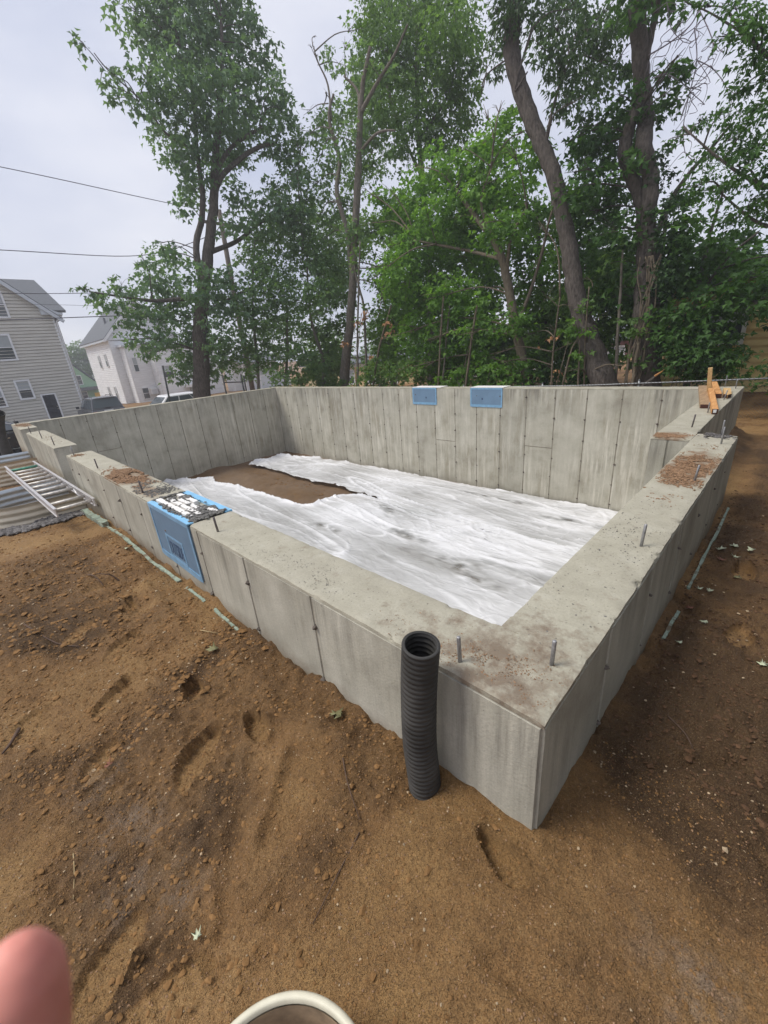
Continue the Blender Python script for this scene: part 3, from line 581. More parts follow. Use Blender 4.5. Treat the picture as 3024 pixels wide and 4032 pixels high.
heap('loose_earth', 700, -.16, 1.3, .2, 1.1, .001, .0042, 'smear', .001, 0, None, RB)
heap('dark_gravel', 150, -.15, 4.02, .17, .085, .007, .020, 'gravel', .03, 0, None, (-.3, -.005, 3.9, 4.1))
heap('loose_earth', 1500, -13.1, .17, .6, .16, .003, .009, 'loose', .006, 0, None, (-13.9, -12.1, .01, TH))
heap('loose_earth', 500, -9.4, .17, 1.2, .2, .002, .006, 'loose', .003, 0, None, (-11, -7.9, .01, TH))
heap('loose_earth', 160, -6.62, .10, .12, .07, .004, .012, 'loose', .01, 0, None, FB)

# ------------------------------------------------------------------ plastic vapour sheet on the floor
def inside(poly, x, y):
    c = np.zeros(x.shape, bool); n = len(poly)
    for i in range(n):
        x0, y0 = poly[i]; x1, y1 = poly[(i + 1) % n]
        if y0 == y1: continue
        k = ((y0 > y) != (y1 > y)) & (x < (x1 - x0) * (y - y0) / (y1 - y0) + x0); c ^= k
    return c
SA = [(-12.72, 5.52), (-13.12, 6.0), (-12.8, 6.33), (-13.1, 6.95), (-12.6, 7.05), (-12.0, 7.05), (-11.3, 7.45), (-9, 7.5), (-6, 7.53), (-3, 7.56), (-.66, 7.58), (-.66, 5.3), (-5, 5.3), (-6.5, 5.48), (-7.25, 5.46), (-8.15, 5.6), (-9.34, 5.47), (-10.3, 5.52), (-11.7, 5.56)]
SB = [(-13.5, 3.1), (-12.7, 3.6), (-12.5, 4.05), (-11.7, 3.92), (-11.1, 3.98), (-10.0, 4.08), (-9.2, 4.09), (-8.4, 4.12), (-7.65, 4.16), (-7.4, 4.3), (-7.38, 4.75), (-7.2, 5.17), (-6.88, 5.41), (-6.0, 5.56), (-.33, 5.56), (-.33, 3.9), (-.33, .34), (-13.4, .34)]
def film(name, poly, seed, lift, label):
    d = .025; xs = np.arange(-13.5, -.3, d); ys = np.arange(.33, 7.62, d); X, Y = np.meshgrid(xs, ys, indexing='ij'); x = X.ravel(); y = Y.ravel()
    def crease(ax, ay, sx, sy, s, th, warp=.5):
        """thin raised fold lines: the 0.5 level of a smooth, warped noise"""
        u = ax * sx + warp * (vnoise(ax * sx * .8 + 3, ay * sy * .5, s + 50) - .5) * 2; v = ay * sy + warp * 1.4 * (vnoise(ax * sx * 1.3, ay * sy * .6 + 7, s + 51) - .5) * 2
        r = 1 - np.abs(2 * vnoise(u, v, s) - 1); return np.maximum(0, (r - th) / (1 - th)) ** 1.3
    wy = y + .085 * x
    flat = np.exp(-((y - (4.0 + .04 * (x + 3))) / .5) ** 4) * sstep(-6.0, -4.5, x) if seed > 150 else np.zeros_like(x)
    rum = sstep(.42, .62, fbm(x * .55, y * .8, seed + 6, 2)); rum = np.maximum(rum, .7 * sstep(1.4, .6, y)) if seed > 150 else rum
    c1 = crease(x, wy, .16, 1.5, seed + 1, .90, .5); c2 = crease(x, wy, .35, 3.2, seed + 2, .89, .6); c3 = crease(x + .6 * y, y - .35 * x, 1.2, 2.6, seed + 3, .87, .7); c4 = crease(x - .7 * y, y + .5 * x, 2.2, 3.4, seed + 4, .86, .7)
    soft = fbm(x * .9, y * 2.2, seed + 11, 3) - .5
    c5 = crease(x, wy, .55, 7.5, seed + 5, .84, .5)
    h = .040 * c1 + .022 * c2 + .011 * c5 + (.018 * c3 + .014 * c4) * rum + .014 * soft * (1 - .5 * flat) + .006 * (fbm(x * 3, y * 7, seed + 13, 2) - .5)
    h = h * (1 - .8 * flat); z = FZ + lift + h + .03 * (fbm(x * 1.2, y * 1.2, 40, 2))
    if seed > 150: z += .13 * np.exp(-((x + 6.2) ** 2 / 1.2 + (y - 4.8) ** 2 / .35)) 
    idx = np.arange(x.size).reshape(X.shape); F = np.stack([idx[:-1, :-1], idx[1:, :-1], idx[1:, 1:], idx[:-1, 1:]], -1).reshape(-1, 4)
    jx = x + .16 * (fbm(x * 3, y * 3, seed + 8, 2) - .5); jy = y + .16 * (fbm(x * 3, y * 3, seed + 9, 2) - .5); ins = inside(poly, jx, jy); F = F[ins[F].all(1)]
    near_wall = (x > -1.0)
    cl = fbm(x * .8, y * 1.6, seed + 5, 4); milk = .75 + .45 * (cl - .45) + .24 * c1 + .20 * c2 + .12 * c5 + .09 * rum * (c3 + c4) - .16 * flat + .08 * rum - .10 * sstep(.60, .76, fbm(x * 1.7, y * 12, seed + 16, 3)) * sstep(-9, -5, x)
    for qx, qy, ra, rb in ((-3.1, 4.0, .5, .16), (-2.6, 3.75, .35, .12), (-4.6, 4.35, .6, .14), (-5.6, 5.0, .35, .12), (-2.2, 6.6, .7, .12), (-1.3, 6.2, .4, .1), (-4.0, 7.0, .9, .1), (-6.2, 3.7, .5, .1)): milk -= .5 * np.exp(-((x - qx) / ra) ** 2 - ((y - qy) / rb) ** 2) * np.maximum(0, fbm(x * 5, y * 9, seed + 20, 3) - .36) * 3
    bx = np.zeros_like(x)
    for i in range(len(poly)):
        x0, y0 = poly[i]; x1, y1 = poly[(i + 1) % len(poly)]
        if max(x0, x1) < -6.4 and 3.0 < min(y0, y1) < 7.2: 
            dx, dy = x1 - x0, y1 - y0; t = np.clip(((jx - x0) * dx + (jy - y0) * dy) / (dx * dx + dy * dy), 0, 1); bx = np.maximum(bx, np.exp(-(np.hypot(jx - x0 - t * dx, jy - y0 - t * dy) / .10) ** 2))
    z += .06 * bx * (.5 + fbm(x * 4, y * 4, seed + 12, 2)); milk += .35 * bx
    o = link(name, bm_mesh(name, np.stack([x, y, z], -1), F, M['film'], True, dict(milk=np.clip(milk, .05, .95)))); tag(o, label, 'plastic sheet'); return o
film('plastic_sheet', SA, 140, .05, 'wrinkled milky plastic sheet spread along the foot of the far wall')
film('plastic_sheet', SB, 160, .065, 'wrinkled plastic sheet nearer the front wall, partly clear over wet floor')

# ------------------------------------------------------------------ window bucks cast into the walls
def buck(name, label, x0, x1, y, depth, h, outside):
    r = tag(empty(name, ((x0 + x1) / 2, y, -h)), label, 'window buck', 'blue window bucks cast into the walls')
    MB().box((x0, y - .010, -h), (x1, y + .02, -.004)).build('panel', M['blue'], r)
    t = .03 if outside else .035; b = MB(); yy = y - .0135
    for a, c in (((x0, yy, -h - .008), (x0 + t, y - .0102, -.03)), ((x1 - t * .8, yy, -h - .008), (x1 + .004, y - .0102, -.03)), ((x0 + t, yy - .001, -h - .012), (x1 - t * .8, y - .0102, -h + t * 1.3)), ((x0, yy - .001, -.03), (x1, y - .0102, .004))): b.box(a, c)
    b.build('tape', M['blue_tape'], r); return r
bk = buck('window_buck', 'blue window buck in the front wall marked OUTSIDE, white foam ribs on top', -3.36, -2.53, 0, TH, .455, True)
MB().box((-3.36, -.010, -.012), (-2.53, .034, .006)).build('front_edge', M['blue_foam'], bk); MB().box((-3.36, .272, -.012), (-2.53, TH + .008, .006)).build('back_edge', M['blue_foam'], bk)
MB().box((-3.36, .034, -.03), (-2.53, .272, -.014)).build('core', M['smear'], bk)
for k, (y0, y1, segs) in enumerate(((.048, .088, ((-3.33, -2.66),)), (.108, .143, ((-3.26, -2.64),)), (.160, .192, ((-3.16, -2.96), (-2.93, -2.75))), (.208, .246, ((-3.31, -2.95), (-2.70, -2.57))))):
    for a, b_ in segs:
        n = 26; xs = np.linspace(a, b_, n); V = []; F = []
        for i, x in enumerate(xs):
            j = lambda s: .007 * (vnoise(x * 45, s * 3.1 + k, 5) - .5); z = .012 + .006 * vnoise(x * 30, k, 6)
            V += [(x, y0 + j(1), -.02), (x, y0 + j(1), z), (x, y1 + j(2), z), (x, y1 + j(2), -.02)]
        for i in range(n - 1):
            for q in range(3): F.append((4 * i + q, 4 * i + q + 1, 4 * i + q + 5, 4 * i + q + 4))
        F += [(0, 1, 2, 3), (4 * n - 1, 4 * n - 2, 4 * n - 3, 4 * n - 4)]; MB().add(V, F).build('foam_rib', M['foam'], bk)
def smear_pts(n):
    P = []
    for cx_, cy_, rx, ry, m in ((-2.70, .15, .13, .12, 260), (-3.16, .22, .07, .04, 120), (-3.22, .13, .05, .05, 70), (-2.98, .03, .22, .02, 90), (-3.34, .16, .02, .13, 90), (-2.56, .15, .03, .14, 160), (-2.9, .15, .4, .12, 60)):
        a = RNG.random(m) * 6.283; q = np.sqrt(RNG.random(m)); P.append(np.stack([cx_ + rx * q * np.cos(a), cy_ + ry * q * np.sin(a), .004 + .012 * RNG.random(m)], -1))
    return np.concatenate(P)
v, f = stones(0, smear_pts, .005, .016, .55, 1.4); tag(link('cement_smear', bm_mesh('cement_smear', v, f, M['smear'], False), bk), kind='stuff')
fr = MB()
for a, c in (((-3.125, -.0128, -.232), (-2.77, -.0102, -.215)), ((-3.125, -.0128, -.435), (-2.77, -.0102, -.40)), ((-3.125, -.0128, -.40), (-3.095, -.0102, -.232)), ((-2.795, -.0128, -.40), (-2.77, -.0102, -.232))): fr.box(a, c)
fr.build('stencil_border', M['blue_tape'], bk)
tx = bpy.data.curves.new('lettering', 'FONT'); tx.body = 'OUTSIDE'; tx.size = .1; tx.extrude = .0006; tx.materials.append(M['ink'])
tmp = bpy.data.objects.new('lettering', tx); COL.objects.link(tmp); bpy.context.view_layer.update(); tm = bpy.data.meshes.new_from_object(tmp.evaluated_get(bpy.context.evaluated_depsgraph_get())); bpy.data.objects.remove(tmp); to = link('lettering', tm, bk); xs_ = [v_.co.x for v_ in tm.vertices]; tw = max(xs_) - min(xs_); to.location = (-3.083, -.0112, -.375); to.rotation_euler = (math.pi / 2, 0, 0); to.scale = (.27 / tw, 1.6, 1)
b2 = buck('window_buck', 'blue window buck at the top of the far wall, the narrower left one', -6.95, -6.17, YF, TH, .40, False)
b3 = buck('window_buck', 'blue window buck at the top of the far wall, the wider right one', -5.18, -4.36, YF, TH, .41, False)
for b_, x0, x1, hx in ((b2, -6.95, -6.17, -6.5), (b3, -5.18, -4.36, -4.86)):
    MB().box((x0, YF + .005, .004), (x1 + (.12 if b_ is b2 else .02), YF + TH + .004, .016)).build('foam_top', M['foam'], b_); MB().box((hx - .02, YF - .0125, -.26), (hx + .02, YF - .0102, -.215)).build('vent_hole', M['ink'], b_)

# ------------------------------------------------------------------ pale green form boards along the footing
def board(x0, y0, x1, y1, dz, w, h, label, n=40):
    """a board on edge, sunk in the earth; dz = how far it stands above the ground beside it"""
    V = []; F = []; d = Vector((x1 - x0, y1 - y0, 0)); s = Vector((-d.y, d.x, 0)).normalized() * (w / 2)
    for i in range(n):
        t = i / (n - 1); c = Vector((x0, y0, 0)) + d * t; gr_ = gz(np.array([c.x - .03, c.x, c.x + .03, c.x]), np.array([c.y, c.y - .03, c.y, c.y + .03])).mean()
        k = .8 + .5 * (vnoise(t * 14, y0 + x0, 8) - .5); top = gr_ + dz + .010 * (vnoise(t * 9, x0 * 3, 4) - .5)
        V += [c - s * k + Vector((0, 0, top - h)), c - s * k + Vector((0, 0, top)), c + s * k + Vector((0, 0, top + .002)), c + s * k + Vector((0, 0, top - h))]
    for i in range(n - 1):
        for q in range(3): F.append((4 * i + q, 4 * i + q + 1, 4 * i + q + 5, 4 * i + q + 4))
    F += [(0, 1, 2, 3), (4 * n - 1, 4 * n - 2, 4 * n - 3, 4 * n - 4)]
    tag(MB().add(V, F).build('form_board', M['green_board']), label, 'form board', 'green boards along the footing')
board(-6.50, -.075, -5.22, -.070, .06, .085, .30, 'thick pale green board end standing by the foot of the aluminium ladder')
board(-5.18, -.066, -2.95, -.058, .014, .036, .2, 'long pale green board along the footing left of and below the blue panel')
board(-2.78, -.062, -2.46, -.060, .006, .022, .2, 'short sliver of pale green board showing in the dirt right of the blue panel')
board(-2.30, -.056, -1.96, -.056, .008, .022, .2, 'sliver of pale green board nearest the black pipe')
board(.060, 1.46, .064, 1.84, .008, .022, .2, 'short broken pale green board beside the right wall')
board(.060, 2.12, .062, 3.95, .010, .022, .2, 'long pale green board strip beside the right wall')
board(-.26, 4.20, -.14, 4.55, .10, .07, .3, 'pale board end in the angle where the right wall steps in')
# ------------------------------------------------------------------ corrugated pipes
def corrugated(name, label, pts, R, pitch, amp, mat, wall=.006, sides=36, group=None):
    P, _ = catmull(pts, [1] * len(pts), 10); P = [Vector(p) for p in P]
    L = [0]
    for a, b in zip(P, P[1:]): L.append(L[-1] + (b - a).length)
    n = int(L[-1] / pitch * 6); C = []; rad = []
    for i in range(n + 1):
        s = L[-1] * i / n; k = max(j for j in range(len(L) - 1) if L[j] <= s + 1e-9); t = (s - L[k]) / (L[k + 1] - L[k]); C.append(P[k].lerp(P[k + 1], t))
        ph = (s / pitch) % 1; rad.append(R - amp + amp * min(1, max(0, 1.6 * math.sin(math.pi * ph) - .25)))
    C2 = C + [C[-1]] + list(reversed(C[-60:])); rad[-1] = R * .99; r2 = rad + [R - wall * 1.6] + [min(x, R) - wall * 1.6 for x in reversed(rad[-60:])]
    b = MB(); up = None; V = []
    u = (C[1] - C[0]).orthogonal().normalized()
    for i in range(len(C2)):
        j = min(i, len(C) - 1) if i < len(C) else max(0, len(C) - 1 - (i - len(C)))
        t = (C[min(j + 1, len(C) - 1)] - C[max(j - 1, 0)]).normalized(); u = (u - t * u.dot(t)).normalized(); w = t.cross(u)
        for k in range(sides): a = 2 * math.pi * k / sides; V.append(C2[i] + (u * math.cos(a) + w * math.sin(a)) * r2[i])
    F = [(i * sides + k, i * sides + (k + 1) % sides, (i + 1) * sides + (k + 1) % sides, (i + 1) * sides + k) for i in range(len(C2) - 1) for k in range(sides)]
    return tag(b.add(V, F, True).build(name, mat, None), label, 'drain pipe', group)
corrugated('corrugated_pipe', 'black corrugated drain pipe standing upright against the front wall near its corner', [(-.392, -.085, -.85), (-.398, -.082, -.55), (-.404, -.088, -.30), (-.390, -.088, -.03), (-.370, -.088, .150)], .062, .0215, .0045, M['pipe'])
corrugated('corrugated_pipe', 'black corrugated drain pipe curving up beyond the end pier at the far left', [(-14.35, -.30, -1.3), (-14.30, -.28, -.9), (-14.33, -.27, -.35), (-14.28, -.20, .05), (-14.10, -.12, .30)], .125, .035, .009, M['pipe'], sides=24)

# ------------------------------------------------------------------ corrugated steel window wells
def well(label, xa, xb, y0, zb, zt, group):
    cxm = (xa + xb) / 2; r = (xb - xa) / 2; path = []
    st = np.linspace(y0, -.58, 8)
    path += [(xb, y, 1, 0) for y in st]; path += [(cxm + r * math.cos(a), -.58 - .95 * r * math.sin(a), math.cos(a), -math.sin(a)) for a in np.linspace(0, math.pi, 34)[1:-1]]; path += [(xa, y, -1, 0) for y in st[::-1]]
    nz = 96; zs = np.linspace(zb, zt, nz); pitch = .088; V = []; F = []
    for side in (0, 1):
        for x, y, nx, ny in path:
            for z in zs:
                o = .0075 * math.sin(2 * math.pi * (zt - z) / pitch + 1.2) + (0 if side == 0 else -.003)
                if z > zt - .008: o += .006
                V.append((x + nx * o, y + ny * o, z))
    m = len(path) * nz
    for i in range(len(path) - 1):
        for k in range(nz - 1):
            a = i * nz + k; F.append((a, a + nz, a + nz + 1, a + 1)); F.append((m + a, m + a + 1, m + a + nz + 1, m + a + nz))
        a = i * nz + nz - 1; F.append((a, a + nz, m + a + nz, m + a))
    r_ = tag(empty('window_well', (cxm, -.4, zb)), label, 'window well', group)
    V = np.array(V); F = np.array(F); ou = F[(F < m).all(1)]; inn = F[(F >= m).any(1)]
    link('shell', bm_mesh('shell', V, ou, M['galv'], True), r_); link('lining', bm_mesh('lining', V, inn, M['galv_in'], True), r_)
    for x in (xa, xb):
        MB().box((x - .035, -.006, zb), (x + .035, -.002, zt)).build('flange', M['galv'], r_)
well('nearer corrugated steel window well under the aluminium ladder', -8.02, -6.72, -.005, -1.02, -.498, 'corrugated window wells')
well('farther corrugated steel window well beyond the aluminium ladder', -12.15, -10.92, -.005, -1.12, -.505, 'corrugated window wells')

# ------------------------------------------------------------------ aluminium ladder lying over the wells
lad = tag(empty('ladder', (-7.4, -.3, -.5)), 'muddy aluminium extension ladder lying across the window well beside the front wall', 'ladder')
A0, A1 = Vector((-9.52, -.575, -.46)), Vector((-5.53, -.440, -.47)); B0, B1 = Vector((-9.50, -.175, -.46)), Vector((-5.56, -.048, -.47))
for a, b in ((A0, A1), (B0, B1)):
    m = MB(); m.bar(a, b, .010, .085); m.bar(a + Vector((0, .0, .085)), b + Vector((0, 0, .085)), .030, .006); m.bar(a + Vector((0, 0, -.006)), b + Vector((0, 0, -.006)), .030, .006); m.build('rail', M['alu'], lad)
for i, t in enumerate((.085, .165, .245, .325, .404, .484, .567, .648, .731, .885, .97)):
    a = A0.lerp(A1, t) + Vector((0, 0, .043)); b = B0.lerp(B1, t) + Vector((0, 0, .043)); MB().tube([a, b], .021, 12).build('rung', M['green_rung'] if i == 0 else M['alu_dirty'], lad)
hk = MB(); p = B0.lerp(B1, .80) + Vector((0, -.03, .06)); hk.tube([p, p + Vector((.12, -.02, .05)), p + Vector((.26, -.01, -.03))], .010, 6); hk.build('rope_hook', M['alu'], lad)

# ------------------------------------------------------------------ gravel bed by the wells
def gravel_pts(n):
    P = np.array([(-7.8, -1.75), (-6.75, -1.5), (-6.28, -.95), (-6.16, -.45), (-6.32, -.06), (-6.72, -.06), (-6.70, -.5), (-6.78, -.8), (-7.05, -1.12), (-7.5, -1.25), (-8.2, -1.3), (-8.6, -1.6)])
    x = -8.6 + 2.4 * RNG.random(n * 4); y = -1.7 + 1.65 * RNG.random(n * 4); k = inside([tuple(p) for p in P], x + .08 * (RNG.random(n * 4) - .5), y + .08 * (RNG.random(n * 4) - .5)); x = x[k][:n]; y = y[k][:n]
    return np.stack([x, y, gz(x, y) + .004 + .02 * RNG.random(len(x))], -1)
v, f = stones(3600, gravel_pts, .012, .040, .75, 1.6); tag(link('gravel', bm_mesh('gravel', v, f, M['gravel'], False)), 'grey crushed gravel bed round the window well', None, None, 'stuff')

# ------------------------------------------------------------------ lumber offcuts on the far end of the right wall
def beam(label, a, b, w, h, mat, end=True, point=False, cat='wood offcut'):
    r = tag(empty('wood_offcut', a), label, cat, 'wood offcuts on the right wall')
    a = Vector(a); b = Vector(b); d = (b - a).normalized()
    if point:
        s = Vector((-d.y, d.x, 0)).normalized(); q = b + d * .12; poly = [a - s * w / 2, a + s * w / 2, b + s * w / 2, q, b - s * w / 2]; n = 5
        V = poly + [p + Vector((0, 0, h)) for p in poly]; MB().add(V, [tuple(range(n - 1, -1, -1)), tuple(range(n, 2 * n))] + [(i, (i + 1) % n, n + (i + 1) % n, n + i) for i in range(n)]).build('body', M[mat], r)
        for p0, p1 in ((b + s * w / 2, q), (q, b - s * w / 2)):
            o = ((p1 - p0).cross(Vector((0, 0, 1)))).normalized() * .003; o = o if o.dot(d) > 0 else -o; k = (p1 - p0) * .04; MB().add([p0 + o + k + Vector((0, 0, .004)), p1 + o - k + Vector((0, 0, .004)), p1 + o - k + Vector((0, 0, h - .004)), p0 + o + k + Vector((0, 0, h - .004))], [(0, 1, 2, 3)]).build('cut_face', M['lumber_end'], r)
        return r
    bevel(MB().bar(a, b, w, h).build('body', M[mat], r), .004, 1)
    if end: MB().bar(b - d * .001, b + d * .004, w - .008, h - .006).build('cut_end', M['lumber_end'], r)
    return r
beam('widest weathered plank with a dark wet end, leftmost of the offcuts', (-.80, 7.55, .006), (-.475, 5.62, .006), .125, .05, 'lumber_grey')
w2 = beam('orange square timber with a white sticker on its dark end', (-.60, 6.75, .050), (-.335, 5.22, .006), .062, .062, 'lumber')
MB().bar((-.3348, 5.2155, .020), (-.3342, 5.2125, .020), .030, .036).build('sticker', M['tag_white'], w2)
beam('shorter orange square timber lying to the right of the leaning stake', (-.72, 7.95, .010), (-.475, 6.52, .006), .075, .062, 'lumber')
beam('pointed wooden stake lying between two bolts on the wall corner', (-.47, 7.25, .006), (-.385, 6.60, .006), .085, .05, 'lumber_pale', False, True)
st = tag(empty('wood_stake', (-.64, 6.95, .05)), 'pale wooden stake standing upright among the offcuts on the right wall', 'wood stake')
MB().bar((-.625, 6.80, .05), (-.655, 6.74, .385), .05, .032).build('body', M['lumber_pale'], st)

# ------------------------------------------------------------------ cream bucket at the photographer's feet
bz = -.335; bc = Vector((-0.0818, -0.9114, 0)); bR = 0.2074
bu = tag(empty('bucket', (bc.x, bc.y, -.70)), 'cream plastic bucket with muddy inside, standing open at the bottom edge of the picture', 'bucket')
b = MB(); b.lathe([(bR * .86, -.70 - bz), (bR * .965, -.02), (bR * .965, -.004)], sides=64, c=(bc.x, bc.y, bz)); b.build('body', M['bucket'], bu)
b = MB(); b.lathe([(bR * .955, -.012), (bR * .965, .0), (bR * .985, .003), (bR * 1.02, .002), (bR * 1.045, -.004), (bR * 1.045, -.022), (bR * .99, -.024)], sides=80, c=(bc.x, bc.y, bz)); b.build('rim', M['bucket'], bu)
b = MB(); b.lathe([(bR * .945, -.012), (bR * .90, -.16), (bR * .86, -.24), (.0005, -.235)], sides=64, c=(bc.x, bc.y, bz)); b.build('inside', M['bucket_in'], bu)
b = MB(); hp = [(bc.x + bR * 1.02 * math.cos(a), bc.y + bR * 1.02 * math.sin(a), bz - .055 - .09 * math.sin((a - 3.9) / math.pi * math.pi)) for a in np.linspace(3.9, 3.9 + math.pi, 20)]; b.tube(hp, .003, 8); b.build('handle', M['bolt'], bu)

# ------------------------------------------------------------------ sticks, leaves, clods and grit on the earth
def stick(label, pts, r=.006, name='stick', mat='stick', cat='stick', fork=None):
    P = [(x, y, gz(x, y) + h) for x, y, h in pts]; r *= .62; P, R_ = catmull(P, np.linspace(r, r * .5, len(P)), 4); b = MB().tube(P, R_, 7)
    if fork: b.tube([P[len(P) // 2], tuple(Vector(P[len(P) // 2]) + Vector(fork))], [r * .6, r * .3], 6)
    tag(b.build(name, M[mat]), label, cat)
stick('dark forked twig sticking up from the dirt near the front wall', [(-3.52, -.36, .0), (-3.56, -.40, .06), (-3.63, -.47, .12)], .011, fork=(.05, -.02, .05))
stick('curved dark twig lying left of the forked twig', [(-3.83, -.52, .015), (-3.70, -.49, .03), (-3.58, -.47, .015)], .010)
stick('long brown twig lying below the far sole prints', [(-3.35, -1.02, .012), (-2.95, -.90, .014), (-2.75, -.80, .012)], .009)
stick('short dark stick lying at the left edge of the dirt', [(-2.22, -1.17, .012), (-2.12, -1.21, .014), (-2.06, -1.24, .010)], .015)
stick('pale straw stem lying on the dirt near the bottom left', [(-1.30, -1.10, .006), (-1.22, -1.11, .010), (-1.12, -1.13, .005)], .0035, 'straw', 'straw', 'straw')
stick('pale thin twig lying on the dirt left of the green sliver', [(-2.16, -.22, .012), (-2.02, -.16, .012)], .005, 'stick', 'straw')
stick('thin dark root lying left of the black pipe', [(-.72, -.22, .006), (-.62, -.28, .008), (-.50, -.33, .006)], .0045)
stick('long faint root running down from the pipe towards the bucket', [(-.47, -.36, .004), (-.43, -.50, .006), (-.40, -.62, .004)], .004)
stick('dark twig lying in the dirt right of the wall corner', [(.20, .86, .006), (.27, .80, .012), (.31, .74, .008)], .006)
LEAF = [(0, 0), (.05, .12), (.42, .05), (.30, .25), (.55, .42), (.24, .45), (.30, .75), (.10, .62), (0, 1.0), (-.10, .62), (-.30, .75), (-.24, .45), (-.55, .42), (-.30, .25), (-.42, .05), (-.05, .12)]
def leaf(label, x, y, s, rot, mat, curl=.35, group=None):
    s *= .62; rg_ = random.Random(int(abs(x * 7919 + y * 104729) * 10)); LV = [(u * rg_.uniform(.35, 1.05), v * rg_.uniform(.75, 1.05)) for u, v in LEAF]; z0 = gz(x, y); V = []; c, sn = math.cos(rot), math.sin(rot)
    for top in (0, 1):
        for u, v in LV: V.append((x + s * (u * c - (v - .5) * sn), y + s * (u * sn + (v - .5) * c), z0 + .012 + s * curl * (u * u * 1.6 + (v - .45) ** 2) + .0015 * top + s * .06 * math.sin(u * 9 + v * 7)))
    n = len(LEAF); V += [(x, y, z0 + .010), (x, y, z0 + .0115)]; F = []
    for i in range(n): j = (i + 1) % n; F += [(2 * n, j, i), (2 * n + 1, n + i, n + j), (i, j, n + j, n + i)]
    tag(MB().add(V, F, True).build('fallen_leaf', M[mat]), label, 'leaf', group)
leaf('small pale torn leaf lying alone on the dirt left of the bucket', -.672, -.868, .062, .6, 'pale_leaf', .5)
leaf('dull green leaf lying on the dirt just left of the black pipe', -.92, -.10, .13, 2.2, 'olive_leaf', .25)
leaf('curled olive leaf lying on the dirt by the nearest green sliver', -1.92, -.24, .14, 1.1, 'olive_leaf', .3)
leaf('yellow-green leaf lying in the dirt right of the right wall', .275, 2.46, .11, .3, 'olive_leaf', .3)
leaf('pale leaf farthest along the dirt strip by the right wall', .19, 3.06, .12, 1.9, 'pale_leaf')
leaf('upright oval pale leaf at the right edge of the dirt strip', .30, 2.96, .12, 2.9, 'pale_leaf', .6)
leaf('pale leaf lying below the curled grey leaf by the right wall', .225, 2.80, .11, .8, 'pale_leaf')
leaf('curled grey-white leaf closest to the green strip', .125, 2.90, .12, 2.4, 'pale_leaf', .8)
leaf('pale curled leaf at the end of the long green strip', .105, 2.17, .09, 1.2, 'pale_leaf', .8)
leaf('small pale leaf right beside the one at the end of the long green strip', .165, 2.15, .07, 2.7, 'pale_leaf', .6)
leaf('red-brown leaf by the short broken green board', .10, 1.92, .09, .4, 'red_leaf')
leaf('pale leaf near the short broken green board', .195, 1.70, .08, 2.0, 'pale_leaf')
leaf('grey curled leaf nearest the corner on the right side', .125, 1.46, .07, 1.5, 'pale_leaf', .9)
leaf('pale green leaf at the right edge below the others', .47, 1.54, .09, .2, 'pale_leaf', .4)
leaf('dark red leaf among the pale leaves by the right wall', .155, 2.66, .12, 1.0, 'red_leaf')
leaf('purplish scrap of leaf left of the big sole print', -1.62, -.90, .09, 1.0, 'red_leaf', .7)
leaf('pale leaf scrap lying on the dirt by the thick green board', -4.1, -.14, .10, 1.7, 'pale_leaf', .4)
def around(xr, yr, dens=None):
    def fx(n):
        x = xr[0] + (xr[1] - xr[0]) * RNG.random(n); y = yr[0] + (yr[1] - yr[0]) * RNG.random(n)
        ok = ~((x > -13.9) & (y > -.02) & (x < .02)); k = fbm(x * 1.3, y * 1.3, 31, 3) if dens == 'rough' else np.full(n, .6)
        ok &= RNG.random(n) < np.clip((k - .32) * 3.5, .12, 1); ok &= np.hypot(x - bc.x, y - bc.y) > bR + .01; x, y = x[ok], y[ok]; return np.stack([x, y, gz(x, y) + .001], -1)
    return fx
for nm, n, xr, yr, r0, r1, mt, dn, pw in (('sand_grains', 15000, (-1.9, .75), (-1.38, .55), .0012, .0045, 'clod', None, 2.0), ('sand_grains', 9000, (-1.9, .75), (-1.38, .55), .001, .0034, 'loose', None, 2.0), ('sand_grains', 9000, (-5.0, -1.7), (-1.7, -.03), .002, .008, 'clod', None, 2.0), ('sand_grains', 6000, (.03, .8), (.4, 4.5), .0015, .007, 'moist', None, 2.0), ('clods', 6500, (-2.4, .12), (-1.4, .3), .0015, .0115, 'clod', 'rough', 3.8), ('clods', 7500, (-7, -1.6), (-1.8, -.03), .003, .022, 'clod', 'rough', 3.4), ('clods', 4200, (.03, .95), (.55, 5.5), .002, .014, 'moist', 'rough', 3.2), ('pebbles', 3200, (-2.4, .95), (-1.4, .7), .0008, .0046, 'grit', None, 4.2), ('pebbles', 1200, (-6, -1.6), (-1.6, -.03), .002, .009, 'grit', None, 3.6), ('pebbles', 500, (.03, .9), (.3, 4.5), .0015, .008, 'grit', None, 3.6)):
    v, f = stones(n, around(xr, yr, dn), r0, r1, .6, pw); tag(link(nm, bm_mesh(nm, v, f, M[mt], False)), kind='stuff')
heap('clods', 900, -.40, -.13, .13, .10, .0025, .011, 'clod', .012, -.575); heap('clods', 260, -13.0, 4.6, .9, .8, .01, .03, 'clod', .02, FZ + .01); heap('clods', 400, -9.6, 4.9, 2.8, .5, .01, .035, 'clod', .03, FZ + .03)

